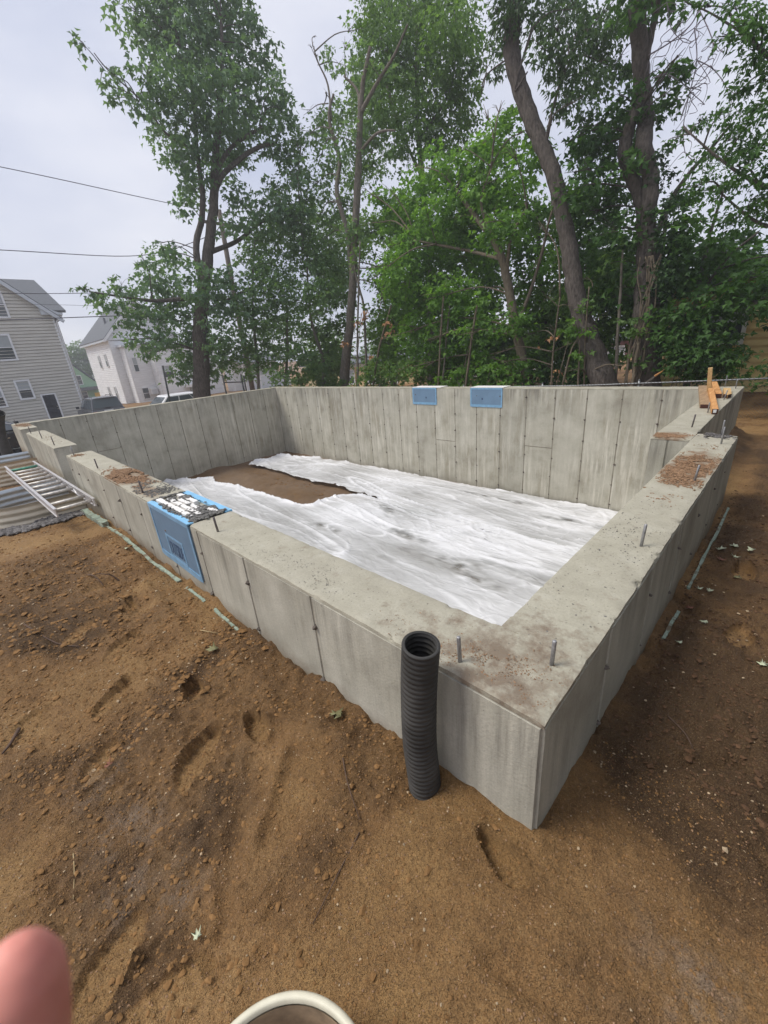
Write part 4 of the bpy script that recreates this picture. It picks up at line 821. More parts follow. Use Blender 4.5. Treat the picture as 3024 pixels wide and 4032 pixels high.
# ------------------------------------------------------------------ the photographer's fingertip, close to the lens
CM = cam.matrix_world.copy()
def camp(x, y, z): return CM @ Vector((x, -y, -z))           # right, down, forward (metres)
hand = tag(empty('person', camp(-.06, .12, .06)), 'pink fingertip of the person taking the photo, blurred and close in the bottom left corner', 'person')
ax = [(-0.0589, .0690, .066), (-0.0591, .0712, .0661), (-0.0594, .0750, .0662), (-0.0599, .0800, .0663), (-0.0602, .0860, .0664), (-0.0604, .0920, .0664), (-0.0610, .0990, .066), (-0.0614, .1080, .065), (-0.0614, .1150, .064), (-0.0604, .1300, .060), (-0.0584, .1450, .052), (-0.0554, .1600, .042)]
rr = [.0012, .0042, .0064, .0074, .0077, .0077, .0079, .0081, .0088, .0092, .0100, .0115]
P, R_ = catmull([tuple(camp(*a)) for a in ax], rr, 5); MB().tube(P, R_, 28).build('finger', M['skin'], hand)
nv = []; 
for i in range(6):
    for k in range(7):
        a = math.radians(-24 + 48 * k / 6); t = i / 5; yy = .0765 + .0100 * t; r = (.0062 + .0016 * min(1, t * 2.2)) * 1.0; nv.append(camp(-.0597 + r * math.sin(a) * .9, yy, .0662 + r * math.cos(a)))
MB().add(nv, [(i * 7 + k, i * 7 + k + 1, i * 7 + k + 8, i * 7 + k + 7) for i in range(5) for k in range(6)], True).build('finger_nail', M['nail'], hand)

# ------------------------------------------------------------------ chain-link fence behind the far wall
fe = tag(empty('chain_link_fence', (-4, 10, -.95)), 'grey galvanised chain link fence with a top rail behind the far wall', 'fence')
def rail_z(x): return float(np.interp(x, [-16, -3.6, -1.44, -.16, 1.0, 8], [-.42, -.225, -.15, -.10, -.06, .1]))
rx = [-16, -10, -6, -3.6, -2.5, -1.44, -.16, 1, 4, 8]; P, R_ = catmull([(x, 10, rail_z(x)) for x in rx], [.017] * len(rx), 4); MB().tube(P, R_, 10).build('top_rail', M['fence'], fe)
for x in (-14.5, -12, -9.5, -7.0, -4.55, -2.32, .10, 2.5, 5.0): 
    m = MB(); m.tube([(x, 10.03, -1.1), (x, 10.03, rail_z(x) + .07)], .024, 10); m.tube([(x, 10.03, rail_z(x) + .07), (x, 10.03, rail_z(x) + .085)], [.030, .012], 10); m.build('post', M['fence'], fe)
V = []; F = []; px = .066
for i in range(int(14 / (px / 1.0))):
    x0 = -8 + i * px; zt = rail_z(x0) + .02; nz = int((zt + 1.02) / px) * 2 + 1; n0 = len(V)
    for k in range(nz + 1):
        z = zt - k * px / 2; x = x0 + (px / 2 if k % 2 else -px / 2 + .004); y = 9.985 + (.003 if k % 2 else -.003)
        for a in (0, 2.094, 4.189): V.append((x + .0038 * math.cos(a), y + .0038 * math.sin(a), z))
    for k in range(nz):
        for q in range(3): a = n0 + 3 * k; F.append((a + q, a + (q + 1) % 3, a + 3 + (q + 1) % 3, a + 3 + q))
tag(link('mesh_wire', bm_mesh('mesh_wire', V, F, M['fence'], True), fe), kind='stuff')
br = tag(empty('broken_branch', (-2.3, 10.6, -.4)), 'broken branch with a pale split end at the foot of the ivy covered trunk', 'branch')
MB().tube([(-2.62, 10.75, -.55), (-2.36, 10.8, -.28), (-2.13, 10.85, -.06)], [.045, .04, .03], 8).build('wood', M['bark_dark'], br); MB().tube([(-2.20, 10.82, -.11), (-2.06, 10.84, .005)], [.030, .010], 8).build('split_end', M['lumber'], br)

# ------------------------------------------------------------------ thin haze volume added to imitate the milky veil of the lens
hz = MB().box((-140, -70, -4.0), (40, 75, 22)).build('haze', bpy.data.materials.new('haze'), None); tag(hz, kind='stuff'); hm = hz.data.materials[0]; hm.use_nodes = True; hm.node_tree.nodes.clear()
ho = hm.node_tree.nodes.new('ShaderNodeOutputMaterial'); hv = hm.node_tree.nodes.new('ShaderNodeVolumePrincipled'); hv.inputs['Color'].default_value = (.93, .95, 1, 1); hv.inputs['Density'].default_value = 0.0032; hv.inputs['Anisotropy'].default_value = 0.3
hm.node_tree.links.new(hv.outputs[0], ho.inputs['Volume'])

# ------------------------------------------------------------------ houses
def frame_box(b, x, y0, y1, z0, z1, w, d0, d1, sgn=1):
    """window trim on a wall facing +x at x"""
    for a, c in (((x + d0, y0, z0), (x + d1, y0 + w, z1)), ((x + d0, y1 - w, z0), (x + d1, y1, z1)), ((x + d0, y0 + w, z1 - w), (x + d1, y1 - w, z1)), ((x + d0, y0 + w, z0), (x + d1, y1 - w, z0 + w))): b.box(a, c)
def window_px(root, x, y0, y1, z0, z1, w=.11, blind=True):
    """window in a wall that faces +x"""
    m = MB(); frame_box(m, x, y0, y1, z0, z1, w, .02, .075); o = m.build('window', M['trim'], root)
    zm = (z0 + z1) / 2; m = MB(); m.box((x + .03, y0 + w, zm - .02), (x + .065, y1 - w, zm + .02)); m.build('sash_bar', M['trim'], o)
    MB().box((x + .02, y0 + w, zm + .02), (x + .04, y1 - w, z1 - w)).build('pane', M['blind'] if blind else M['glass'], o); MB().box((x + .02, y0 + w, z0 + w), (x + .034, y1 - w, zm - .02)).build('pane', M['glass'], o)
def window_my(root, y, x0, x1, z0, z1, w=.09, blind=True):
    """window in a wall that faces -y"""
    m = MB()
    for a, c in (((x0, y - .075, z0), (x0 + w, y - .02, z1)), ((x1 - w, y - .075, z0), (x1, y - .02, z1)), ((x0 + w, y - .075, z1 - w), (x1 - w, y - .02, z1)), ((x0 + w, y - .075, z0), (x1 - w, y - .02, z0 + w))): m.box(a, c)
    o = m.build('window', M['trim'], root); zm = (z0 + z1) / 2
    MB().box((x0 + w, y - .065, zm - .02), (x1 - w, y - .03, zm + .02)).build('sash_bar', M['trim'], o)
    MB().box((x0 + w, y - .04, zm + .02), (x1 - w, y - .02, z1 - w)).build('pane', M['blind'] if blind else M['glass'], o); MB().box((x0 + w, y - .034, z0 + w), (x1 - w, y - .02, zm - .02)).build('pane', M['glass'], o)
# --- beige house at the left
gh = tag(empty('beige_house', (-43, 0, -2.4)), 'tall beige clapboard house with white trimmed windows and a black door', 'house')
X0 = -38.0; YR = 5.95; EA = 5.05; AP = 10.3; ZG = -2.45
MB().prism([(-6, ZG), (YR - .01, ZG), (YR - .01, EA), (0, AP), (-6, EA)], 'x', -50, X0 - .03).build('wall', M['siding_grey'], gh)
zc = ZG
while zc < AP - .4:
    hi = YR - .01 if zc < EA - .2 else min(YR - .01, (AP - zc - .22) / (AP - EA) * YR); lo = -hi if zc >= EA - .2 else -6
    if zc < EA - .2: lo = -6
    if hi > .15:
        cuts = []
        if zc < -.1: cuts = [(lo, 3.62), (4.53, hi)]
        else: cuts = [(lo, hi)]
        for a, c in cuts:
            n = 12; V = []; F = []; wav = .022 if -1.6 < zc < 1.4 else .004
            for i in range(n + 1):
                y = a + (c - a) * i / n; s = wav * (fbm(np.array([y * .9]), np.array([zc * 3.0]), 88, 3)[0] - .5) * sstep(.5, 4, y) * 2; bot = zc - .004 + s * 1.2
                V += [(X0 - .029, y, zc + .2), (X0 + .006 + s * .3, y, zc + .2), (X0 + .040 + s, y, bot + .042), (X0 - .029, y, bot + .042)]
            for i in range(n):
                for q in range(3): F.append((4 * i + q, 4 * i + q + 1, 4 * i + q + 5, 4 * i + q + 4))
            F += [(0, 3, 2, 1), (4 * n, 4 * n + 1, 4 * n + 2, 4 * n + 3)]; MB().add(V, F).build('siding_board', M['siding_grey'], gh)
    zc += .203
for y0, y1, z0, z1 in ((2.48, 3.35, -.28, 1.03), (2.10, 3.22, 2.26, 3.92), (2.45, 3.64, 4.84, 6.45), (.72, 1.75, -.62, .75), (-1.6, -.5, 2.26, 3.92), (-1.4, -.3, 4.84, 6.45), (-3.6, -2.6, -.28, 1.1)): window_px(gh, X0, y0, y1, z0, z1)
m = MB(); m.box((X0 - .02, 3.62, -2.25), (X0 + .06, 3.72, -.03)); m.box((X0 - .02, 4.43, -2.25), (X0 + .06, 4.53, -.03)); m.box((X0 - .02, 3.72, -.12), (X0 + .06, 4.43, -.03)); dfr = m.build('door_frame', M['trim'], gh)
dr = MB().box((X0 - .02, 3.72, -2.25), (X0 + .025, 4.43, -.12)).build('door', M['black_door'], gh)
for z0, z1 in ((-1.95, -1.35), (-1.2, -.35)):
    for y0 in (3.82, 4.11): MB().box((X0 + .026, y0, z0), (X0 + .034, y0 + .22, z1)).build('door_panel', M['black_door'], dr)
m = MB(); m.lathe([(.0, 0), (.03, .01), (.03, .03), (.0, .05)], sides=10, c=(0, 0, 0)); hn = m.build('handle', M['brass'], dr); hn.data.transform(Matrix.Translation((X0 + .026, 4.36, -1.12)) @ Matrix.Rotation(math.pi / 2, 4, 'Y')); MB().box((X0 + .026, 4.33, -.98), (X0 + .04, 4.39, -.92)).build('lock', M['brass'], dr)
MB().box((X0 - .03, YR - .11, ZG), (X0 + .03, YR + .012, EA - .1)).build('corner_board', M['trim'], gh)
sl = (AP - EA) / YR; ov = .42
def roof_slab(name, y0, z0, y1, z1, xa, xb, th, mat, root):
    d = Vector((0, y1 - y0, z1 - z0)).normalized(); nrm = Vector((0, -d.z, d.y)); nrm = nrm if nrm.z > 0 else -nrm; V = []
    for x in (xa, xb): V += [(x, y0, z0), (x, y1, z1), (x, y1 + nrm.y * th, z1 + nrm.z * th), (x, y0 + nrm.y * th, z0 + nrm.z * th)]
    return MB().add(V, [(0, 1, 2, 3), (7, 6, 5, 4), (0, 4, 5, 1), (1, 5, 6, 2), (2, 6, 7, 3), (3, 7, 4, 0)]).build(name, mat, root)
for s in (1, -1):
    rf_ = roof_slab('roof', s * .0, AP + .02, s * (YR + ov), EA - sl * ov + .02, -50.4, X0 + .30, .10, M['roof'], gh)
    roof_slab('fascia', s * .0, AP - .22, s * (YR + ov), EA - sl * ov - .20, X0 + .26, X0 + .325, .215, M['eave'], rf_)
    roof_slab('soffit', s * .0, AP - .12, s * (YR + .1), EA - sl * .1 - .13, X0 + .02, X0 + .26, .06, M['eave'], rf_)
MB().prism([(5.30, 5.02), (6.36, 5.02), (6.34, 5.14), (5.28, 5.62)], 'x', X0 + .02, X0 + .24).build('eave_return', M['eave'], gh)
MB().prism([(6.34, 4.99), (6.50, 4.99), (6.50, 5.13), (6.34, 5.13)], 'x', -50.2, X0 + .3).build('gutter', M['eave'], gh)
MB().tube([(X0 + .1, 6.43, 5.02), (X0 + .1, 6.40, 4.82), (X0 + .06, 6.05, 4.62), (X0 + .06, 6.02, 4.3), (X0 + .06, 6.02, -2.3)], .045, 8).build('downspout', M['trim'], gh)
cw = MB(); cw.add([(-40.5, 3.6, 5.6), (-40.5, 7.3, 5.6), (-45.5, 6.85, 8.35), (-45.5, 3.6, 8.35), (-40.6, 3.6, 5.45), (-40.6, 7.3, 5.45), (-45.6, 6.85, 8.2), (-45.6, 3.6, 8.2)], [(0, 1, 2, 3), (7, 6, 5, 4), (0, 4, 5, 1), (1, 5, 6, 2), (2, 6, 7, 3), (3, 7, 4, 0)]); cw.build('rear_roof', M['roof'], gh)
MB().box((-47, 3.6, ZG), (-40.7, 6.6, 5.5)).build('rear_wall', M['siding_grey'], gh)
# --- white house, its gable towards us
wh = tag(empty('white_house', (-60, 17, -2.6)), 'white clapboard house with a grey roof, half hidden by the left maple', 'house')
XW = -55.0; YW = 13.16; ZW = -2.75; WD = 7.0; EW = 4.75; AW = 8.3
MB().prism([(YW, ZW), (YW + WD, ZW), (YW + WD, EW), (YW + WD / 2, AW), (YW, EW)], 'x', -66.0, XW).build('wall', M['siding_white'], wh)
def lap(b, kind, c0, a, c, z0, z1, st=.2):
    z = z0
    while z < z1:
        if kind == 'x': b.add([(c0 + .02, a, z + st), (c0 + .06, a, z + .05), (c0 + .06, c, z + .05), (c0 + .02, c, z + st), (c0 + .002, a, z + .05), (c0 + .002, c, z + .05)], [(0, 1, 2, 3), (1, 4, 5, 2)])
        else: b.add([(a, c0 - .02, z + st), (a, c0 - .06, z + .05), (c, c0 - .06, z + .05), (c, c0 - .02, z + st), (a, c0 - .002, z + .05), (c, c0 - .002, z + .05)], [(3, 2, 1, 0), (2, 5, 4, 1)])
        z += st
b = MB(); lap(b, 'x', XW, YW + .1, YW + WD, ZW, EW); lap(b, 'y', YW, -66, XW - .1, ZW, EW - .1); tag(b.build('siding', M['siding_white'], wh), kind='stuff')
z = EW
b = MB()
while z < AW - .3: q = (AW - z - .2) / (AW - EW) * WD / 2; lap(b, 'x', XW, YW + WD / 2 - q, YW + WD / 2 + q, z, z + .15); z += .2
tag(b.build('gable_siding', M['siding_white'], wh), kind='stuff')
MB().box((XW - .1, YW - .035, ZW), (XW + .035, YW + .1, EW)).build('corner_board', M['trim'], wh)
sw = (AW - EW) / (WD / 2)
for s in (1, -1):
    yc = YW + WD / 2; r_ = roof_slab('roof', yc, AW + .02, yc + s * (WD / 2 + .45), EW - sw * .45 + .02, -66.5, XW + .5, .12, M['roof'], wh); roof_slab('fascia', yc, AW - .26, yc + s * (WD / 2 + .45), EW - sw * .45 - .25, XW + .42, XW + .52, .26, M['trim'], r_)
MB().box((-66.5, YW - .48, EW - .62), (XW + .5, YW - .36, EW - .40)).build('gutter', M['eave'], wh)
MB().box((-66.4, YW - .38, EW - .58), (XW + .4, YW, EW - .5)).build('soffit', M['trim'], wh)
MB().box((-59.4, 14.4, 6.0), (-59.2, 14.6, 6.9)).build('vent_pipe', M['roof'], wh)
for x0, x1, z0, z1 in ((-61.1, -60.3, 1.50, 2.98), (-58.2, -57.4, 1.55, 3.0), (-61.1, -60.3, -2.1, -.6), (-58.2, -57.4, -2.1, -.6)): window_my(wh, YW - .05, x0, x1, z0, z1)
# wings step forward
MB().box((XW, 14.0, ZW), (-53.2, 17.2, 3.45)).build('wing_wall', M['siding_white'], wh); b = MB(); lap(b, 'x', -53.2, 14.1, 17.2, ZW, 3.4); lap(b, 'y', 14.0, XW + .04, -53.3, ZW, 3.4); tag(b.build('wing_siding', M['siding_white'], wh), kind='stuff')
MB().box((XW + .04, 13.7, 3.45), (-52.9, 17.5, 3.62)).build('wing_roof', M['eave'], wh); MB().box((-53.26, 13.965, ZW), (-53.165, 14.06, 3.45)).build('corner_board', M['trim'], wh)
window_px(wh, -53.15, 14.35, 14.95, .75, 2.35, .09); window_px(wh, -53.15, 14.5, 15.3, -2.2, -.9, .09, False)
MB().box((-53.2, 16.2, ZW), (-51.5, 23.4, 3.0)).build('side_wing_wall', M['siding_white'], wh); b = MB(); lap(b, 'x', -51.5, 16.3, 23.4, ZW, 2.95); lap(b, 'y', 16.2, -53.16, -51.6, ZW, 2.95); tag(b.build('side_wing_siding', M['siding_white'], wh), kind='stuff')
MB().box((-53.6, 15.9, 3.0), (-51.2, 23.7, 3.18)).build('side_wing_roof', M['roof'], wh); window_px(wh, -51.45, 16.75, 17.9, -.15, 1.25, .1)
ac = tag(empty('air_conditioner', (-53.1, 15.2, -1.6)), 'white awning unit hanging in the lower window of the white house', 'air conditioner'); bevel(MB().box((-53.1, 15.3, -1.75), (-52.6, 16.05, -1.1)).build('case', M['trim'], ac), .03); MB().box((-52.598, 15.4, -1.7), (-52.59, 15.95, -1.2)).build('grille', M['eave'], ac)
MB().box((-51.5, 18.6, -1.35), (-50.4, 21.0, -1.05)).build('door_canopy', M['trim'], wh); MB().box((-51.4, 19.2, ZW), (-51.45, 20.3, -1.4)).build('doorway', M['blind'], wh)
# --- porch of the next house
po = tag(empty('porch', (-45, 24, -2.5)), 'grey roofed porch with white posts, right of the left maple trunk', 'porch')
pP = lambda x, y, z: (x, y, z)
MB().box((-52, 24.2, -2.6), (-50, 30.5, 1.2)).build('wall', M['siding_white'], po); MB().prism([(-50.2, 1.6), (-47.2, .75), (-47.2, .65), (-50.2, 1.45)], 'y', 23.9, 30.8).build('roof', M['roof'], po)
for y in (24.2, 26.2, 28.3, 30.4): MB().box((-47.5, y, -2.6), (-47.35, y + .15, .72)).build('post', M['trim'], po)
MB().box((-47.46, 24.3, -.95), (-47.38, 30.4, -.85)).build('rail', M['trim'], po); MB().box((-47.45, 24.3, -2.5), (-47.40, 30.4, -1.0)).build('skirt', M['eave'], po)
# --- green house far between the two
gr = tag(empty('green_house', (-80, 13, -2.6)), 'pale green gabled house far off between the beige and white houses', 'house')
MB().prism([(7, -2.8), (19, -2.8), (19, -1.2), (14.9, -.05), (12.3, 2.9), (7, 3.4)], 'x', -84, -75).build('wall', M['siding_green'], gr)
m = MB(); m.prism([(12.2, 3.05), (15.0, -.02), (15.12, .05), (12.3, 3.2)], 'x', -84.2, -74.8); m.build('roof', M['roof'], gr)
MB().box((-75, 11.5, -1.2), (-73.8, 15.0, -.75)).build('porch_roof', M['roof'], gr)
window_px(gr, -75, 12.6, 13.4, -.35, .95, .07, False); window_px(gr, -75, 12.7, 13.5, -2.3, -1.3, .07, False)
MB().box((-74.98, 14.35, -2.3), (-74.9, 15.2, -1.65)).build('yellow_board', M['yellow'], gr)
sh = tag(empty('shed', (-70, 14.2, -2.6)), 'small red roofed shed in front of the green house', 'shed'); MB().box((-71, 13.4, -2.8), (-69, 15.6, -2.35)).build('wall', M['roof_red'], sh); MB().prism([(13.2, -2.38), (15.8, -2.38), (15.6, -1.75)], 'x', -71.2, -68.8).build('roof', M['roof_red'], sh)
# --- yellow building beyond the chain link fence
yh = tag(empty('yellow_building', (3, 17, -1)), 'yellow clapboard building behind the chain link fence at the right', 'building')
MB().box((-2.75, 14.03, -1.1), (10, 22, 1.9)).build('wall', M['siding_yellow'], yh)
z = -1.1
while z < 1.85:
    MB().add([(-2.75, 14.028, z + .2), (10, 14.028, z + .2), (10, 13.995, z), (-2.75, 13.995, z), (-2.75, 14.028, z), (10, 14.028, z)], [(3, 2, 1, 0), (2, 3, 4, 5)]).build('siding_board', M['siding_yellow'], yh); z += .2
roof_slab('roof', 14.0 - .3, 1.88, 18, 2.2, -3.0, 10.2, .1, M['roof'], yh); roof_slab('roof', 22.3, 1.88, 18, 2.2, -3.0, 10.2, .1, M['roof'], yh); window_my(yh, 13.99, -1.9, -1.0, .35, 1.5)
ch = tag(empty('cream_house', (-26, 26, -2)), 'cream yellow house seen through the trunks behind the far left corner', 'house')
MB().box((-33, 23, -2.4), (-19.5, 30, .05)).build('wall', M['siding_cream'], ch); roof_slab('roof', 22.5, .0, 26.5, .55, -33.4, -19.1, .12, M['roof'], ch); roof_slab('roof', 30.5, .0, 26.5, .55, -33.4, -19.1, .12, M['roof'], ch)
MB().box((-33, 22.94, -.25), (-19.5, 22.99, .0)).build('fascia', M['trim'], ch)
for x in (-30.6, -27.2, -24.8, -22.4): window_my(ch, 22.99, x, x + .9, -1.6, -.4)
wg = tag(empty('white_garage', (-12.5, 25, -1.5)), 'white garage with a grey roof behind the bright maple', 'garage')
MB().box((-16.5, 22, -1.6), (-10.2, 27, .1)).build('wall', M['siding_white'], wg); roof_slab('roof', 21.6, .0, 24.5, 1.2, -16.8, -9.9, .1, M['roof'], wg); roof_slab('roof', 27.4, .0, 24.5, 1.2, -16.8, -9.9, .1, M['roof'], wg); MB().box((-15.4, 21.93, -1.6), (-12.6, 21.99, -.2)).build('garage_door', M['trim'], wg)
rb = tag(empty('red_house', (-8, 40, -1)), 'red and white house glimpsed between the leaning trunk and the ivy trunk', 'house')
MB().box((-16, 34, -2), (-7, 42, .2)).build('wall', M['roof_red'], rb); roof_slab('roof', 33.6, .1, 38, .9, -16.4, -6.6, .12, M['roof'], rb); roof_slab('roof', 42.4, .1, 38, .9, -16.4, -6.6, .12, M['roof'], rb); window_my(rb, 34, -13.5, -12.3, -1.4, -.2); window_my(rb, 34, -10.5, -9.3, -1.4, -.2)

# ------------------------------------------------------------------ vehicles
def car(name, label, cat, loc, rz, L, W, H, paint, suv=True, chrome=False, mirror='black_trim'):
    """built with its nose to +x, wheels on z=0, then turned"""
    r = tag(empty(name, loc, rz), label, cat); g = .22; hb = H * (.60 if suv else .66); rw_ = .34 if suv else .31
    def mk(m, nm, mat, par=None):
        o = m.build(nm, M[mat]); o.parent = par or r; return o
    if suv: prof = [(-L / 2, .45), (-L / 2, .95), (-L / 2 + .06, hb), (L * .16, hb), (L * .46, hb - .14), (L / 2, hb - .30), (L / 2, .42), (L / 2 - .1, g), (-L / 2 + .12, g)]
    else: prof = [(-L / 2, .45), (-L / 2 + .02, .85), (-L / 2 + .12, hb), (L * .22, hb), (L * .44, hb - .16), (L / 2, hb - .36), (L / 2, .40), (L / 2 - .1, g), (-L / 2 + .12, g)]
    body = mk(MB().prism(prof, 'y', -W / 2, W / 2), 'body', paint); bevel(body, .06, 3)
    if suv: gh_ = [(-L / 2 + .05, hb - .01, 1.0), (-L / 2 + .28, H, .80), (L * .06, H, .80), (L * .25, hb - .01, 1.0)]
    else: gh_ = [(-L / 2 + .55, hb - .01, 1.0), (-L / 2 + 1.15, H, .76), (L * .08, H, .76), (L * .27, hb - .01, 1.0)]
    n = 4; V = []
    for s in (-1, 1):
        for x, z, w in gh_: V.append((x, s * (W / 2 - .03) * w, z))
    cab = mk(MB().add(V, [(0, 1, 2, 3), (7, 6, 5, 4), (0, 4, 5, 1), (1, 5, 6, 2), (2, 6, 7, 3), (3, 7, 4, 0)]), 'cabin', paint); bevel(cab, .05, 3)
    def quad(pts, off, nm, mat, th=.012):
        P = [Vector(p) for p in pts]; nr = (P[1] - P[0]).cross(P[3] - P[0]).normalized(); a = [p + nr * off for p in P]; b_ = [p - nr * th for p in P]
        return mk(MB().add(a + b_, [(0, 1, 2, 3), (7, 6, 5, 4), (0, 4, 5, 1), (1, 5, 6, 2), (2, 6, 7, 3), (3, 7, 4, 0)]), nm, mat)
    lerp = lambda a, b, t: tuple(a[i] + (b[i] - a[i]) * t for i in range(3))
    A, B_, C_, D_ = V[0:4]; A2, B2_, C2_, D2_ = V[4:8]
    def pane(a, b, c, d, u0, u1, v0, v1, nm='window', mat='car_glass'):
        f = lambda u, v: lerp(lerp(a, b, u), lerp(d, c, u), v); quad([f(u0, v0), f(u1, v0), f(u1, v1), f(u0, v1)], .014, nm, mat)
    pane(A2, A, B_, B2_, .07, .93, .16, .86, 'rear_window'); pane(D_, D2_, C2_, C_, .06, .94, .12, .9, 'windscreen')
    for u0, u1 in ((.05, .33), (.36, .64), (.67, .95)): pane(A, D_, C_, B_, u0, u1, .12, .86); pane(D2_, A2, B2_, C2_, 1 - u1, 1 - u0, .12, .86)
    for s in (-1, 1):
        if suv: mk(MB().tube([(-L * .38, s * W * .32, H + .02), (-L * .36, s * W * .32, H + .07), (L * .02, s * W * .32, H + .07), (L * .05, s * W * .32, H + .02)], .016, 8), 'roof_rail', 'chrome' if chrome else 'black_trim')
        mb = MB(); mb.box((L * .19, s * (W / 2 + .03), hb + .02), (L * .24, s * (W / 2 + .20), hb + .17)); mo = mk(mb, 'mirror', mirror); bevel(mo, .02)
        for x in (-L * .30, L * .31):
            w = MB(); w.lathe([(rw_ * .62, -.10), (rw_ * .95, -.10), (rw_, -.06), (rw_, .06), (rw_ * .95, .10), (rw_ * .62, .10)], sides=26); w_o = mk(w, 'wheel', 'tyre'); w_o.data.transform(Matrix.Translation((x, s * (W / 2 - .08), rw_)) @ Matrix.Rotation(math.pi / 2, 4, 'X'))
            q = MB(); q.lathe([(.001, -.06), (rw_ * .6, -.085), (rw_ * .64, -.10)] if s > 0 else [(.001, .06), (rw_ * .6, .085), (rw_ * .64, .10)], sides=20); q_o = mk(q, 'rim', 'alu', w_o); q_o.data.transform(Matrix.Translation((x, s * (W / 2 - .08), rw_)) @ Matrix.Rotation(math.pi / 2, 4, 'X'))
        mk(MB().box((-L / 2 - .012, s * W * .40 - .10, .80), (-L / 2 + .10, s * W * .40 + .10, hb - .1)), 'tail_lamp', 'lamp_red'); mk(MB().box((L / 2 - .12, s * W * .36 - .16, .58), (L / 2 + .008, s * W * .36 + .16, .74)), 'headlight', 'chrome')
        for x in (-L * .14, L * .10): mk(MB().box((x, s * (W / 2 + .004) - .012, hb - .20), (x + .16, s * (W / 2 + .004) + .012, hb - .165)), 'door_handle', 'chrome' if chrome else paint)
        if chrome:
            a0, b0, c0, d0 = (A, B_, C_, D_) if s < 0 else (A2, B2_, C2_, D2_); o = Vector((0, s * .02, 0)); mk(MB().tube([Vector(a0) + o, lerp(tuple(Vector(a0) + o), tuple(Vector(b0) + o), .55), Vector(b0) + o + Vector((.15, 0, -.02)), Vector(c0) + o + Vector((-.1, 0, -.02)), Vector(d0) + o], .018, 6), 'window_trim', 'chrome'); mk(MB().tube([Vector(a0) + o, Vector(d0) + o], .014, 6), 'belt_trim', 'chrome'); mk(MB().tube([(-L * .24, s * (W / 2 + .012), .38), (L * .24, s * (W / 2 + .012), .38)], .018, 6), 'sill_trim', 'chrome')
    mk(MB().box((-L / 2 - .03, -W * .46, .38), (-L / 2 + .1, W * .46, .62)), 'bumper', 'black_trim'); mk(MB().box((-L / 2 - .016, -.26, .88), (-L / 2 + .01, .26, 1.0)), 'number_plate', 'tag_white')
    if suv: mk(MB().box((-L / 2 + .02, -.14, hb + .03), (-L / 2 + .10, .16, hb + .10)), 'rear_wiper', 'black_trim'); mk(MB().box((-L / 2 + .16, -W * .30, H - .05), (-L / 2 + .30, W * .30, H + .012)), 'spoiler', paint)
    return r
car('parked_suv', 'silver SUV with a dark mirror parked beyond the left wall, seen from behind', 'suv', (-33.8, 6.05, -2.20), math.pi, 4.6, 1.9, 1.74, 'car_silver')
car('parked_car', 'dark car with chrome window trim parked past the end pier at the far left', 'car', (-18.6, -.55, -1.42), math.pi / 2, 4.7, 1.82, 1.40, 'car_black', False, True)
car('parked_van', 'white vehicle parked behind the left wall in front of the white house', 'car', (-22.2, 7.6, -1.72), math.pi / 2, 4.6, 1.85, 1.46, 'car_white', False)

# ------------------------------------------------------------------ utility pole and cables
up_ = tag(empty('utility_pole', (-24, 12.3, -2)), 'weathered wooden utility pole behind the left maple', 'utility pole')
MB().tube([(-24, 12.32, -2), (-24, 12.32, 5), (-24, 12.38, 8.6)], [.16, .14, .12], 12).build('shaft', M['pole'], up_); MB().box((-24.07, 11.2, 7.9), (-23.93, 13.5, 8.02)).build('crossarm', M['pole'], up_)
def cable(label, pts, r):
    P, R_ = catmull(pts, [r * .72] * len(pts), 8); tag(MB().tube(P, R_, 6).build('power_cable', M['wire']), label, 'cable', 'overhead cables at the left')
cable('topmost overhead cable, sloping down towards the left maple', [(-31, -6, 11.35), (-30, 4.47, 10.77), (-30, 13.23, 10.36), (-30, 22, 10.2)], .028)
cable('overhead cable second from the top, nearly level', [(-30, -8, 7.0), (-30, 3.28, 7.17), (-30, 9.83, 7.40), (-26, 12.3, 7.75), (-24, 12.35, 7.95)], .030)
cable('overhead cable crossing the roof edge of the beige house', [(-30, -8, 5.3), (-30, 2.64, 5.22), (-30, 7.49, 5.33), (-30, 20, 5.7)], .024)
cable('thin overhead cable just under the one at the roof edge', [(-30, -8, 4.9), (-30, 4.62, 4.70), (-30, 7.29, 4.65), (-30, 20, 4.6)], .012)
cable('lowest and thickest overhead cable, across the top windows of the beige house', [(-30, -8, 3.65), (-30, 2.22, 3.96), (-30, 7.13, 4.10), (-30, 20, 4.45)], .034)
pq = tag(empty('sign_post', (-14.8, 4.3, -1)), 'thin dark post standing in front of the white house beyond the left wall', 'post'); MB().tube([(-14.83, 4.25, -1.2), (-14.83, 4.25, -.01), (-14.81, 4.31, 1.08)], .03, 8).build('shaft', M['fence_dark'], pq)
gp = tag(empty('fence_gate', (-14, 6.7, -1)), 'dark fence gate with a level rail right of the left maple trunk', 'gate')
for y, h in ((6.30, .60), (7.02, .55), (7.12, .5)): MB().tube([(-14.9, y, -1.2), (-14.9, y, h)], .03, 8).build('post', M['fence_dark'], gp)
MB().tube([(-14.9, 6.30, .33), (-14.9, 7.02, .27)], .02, 8).build('rail', M['fence_dark'], gp)
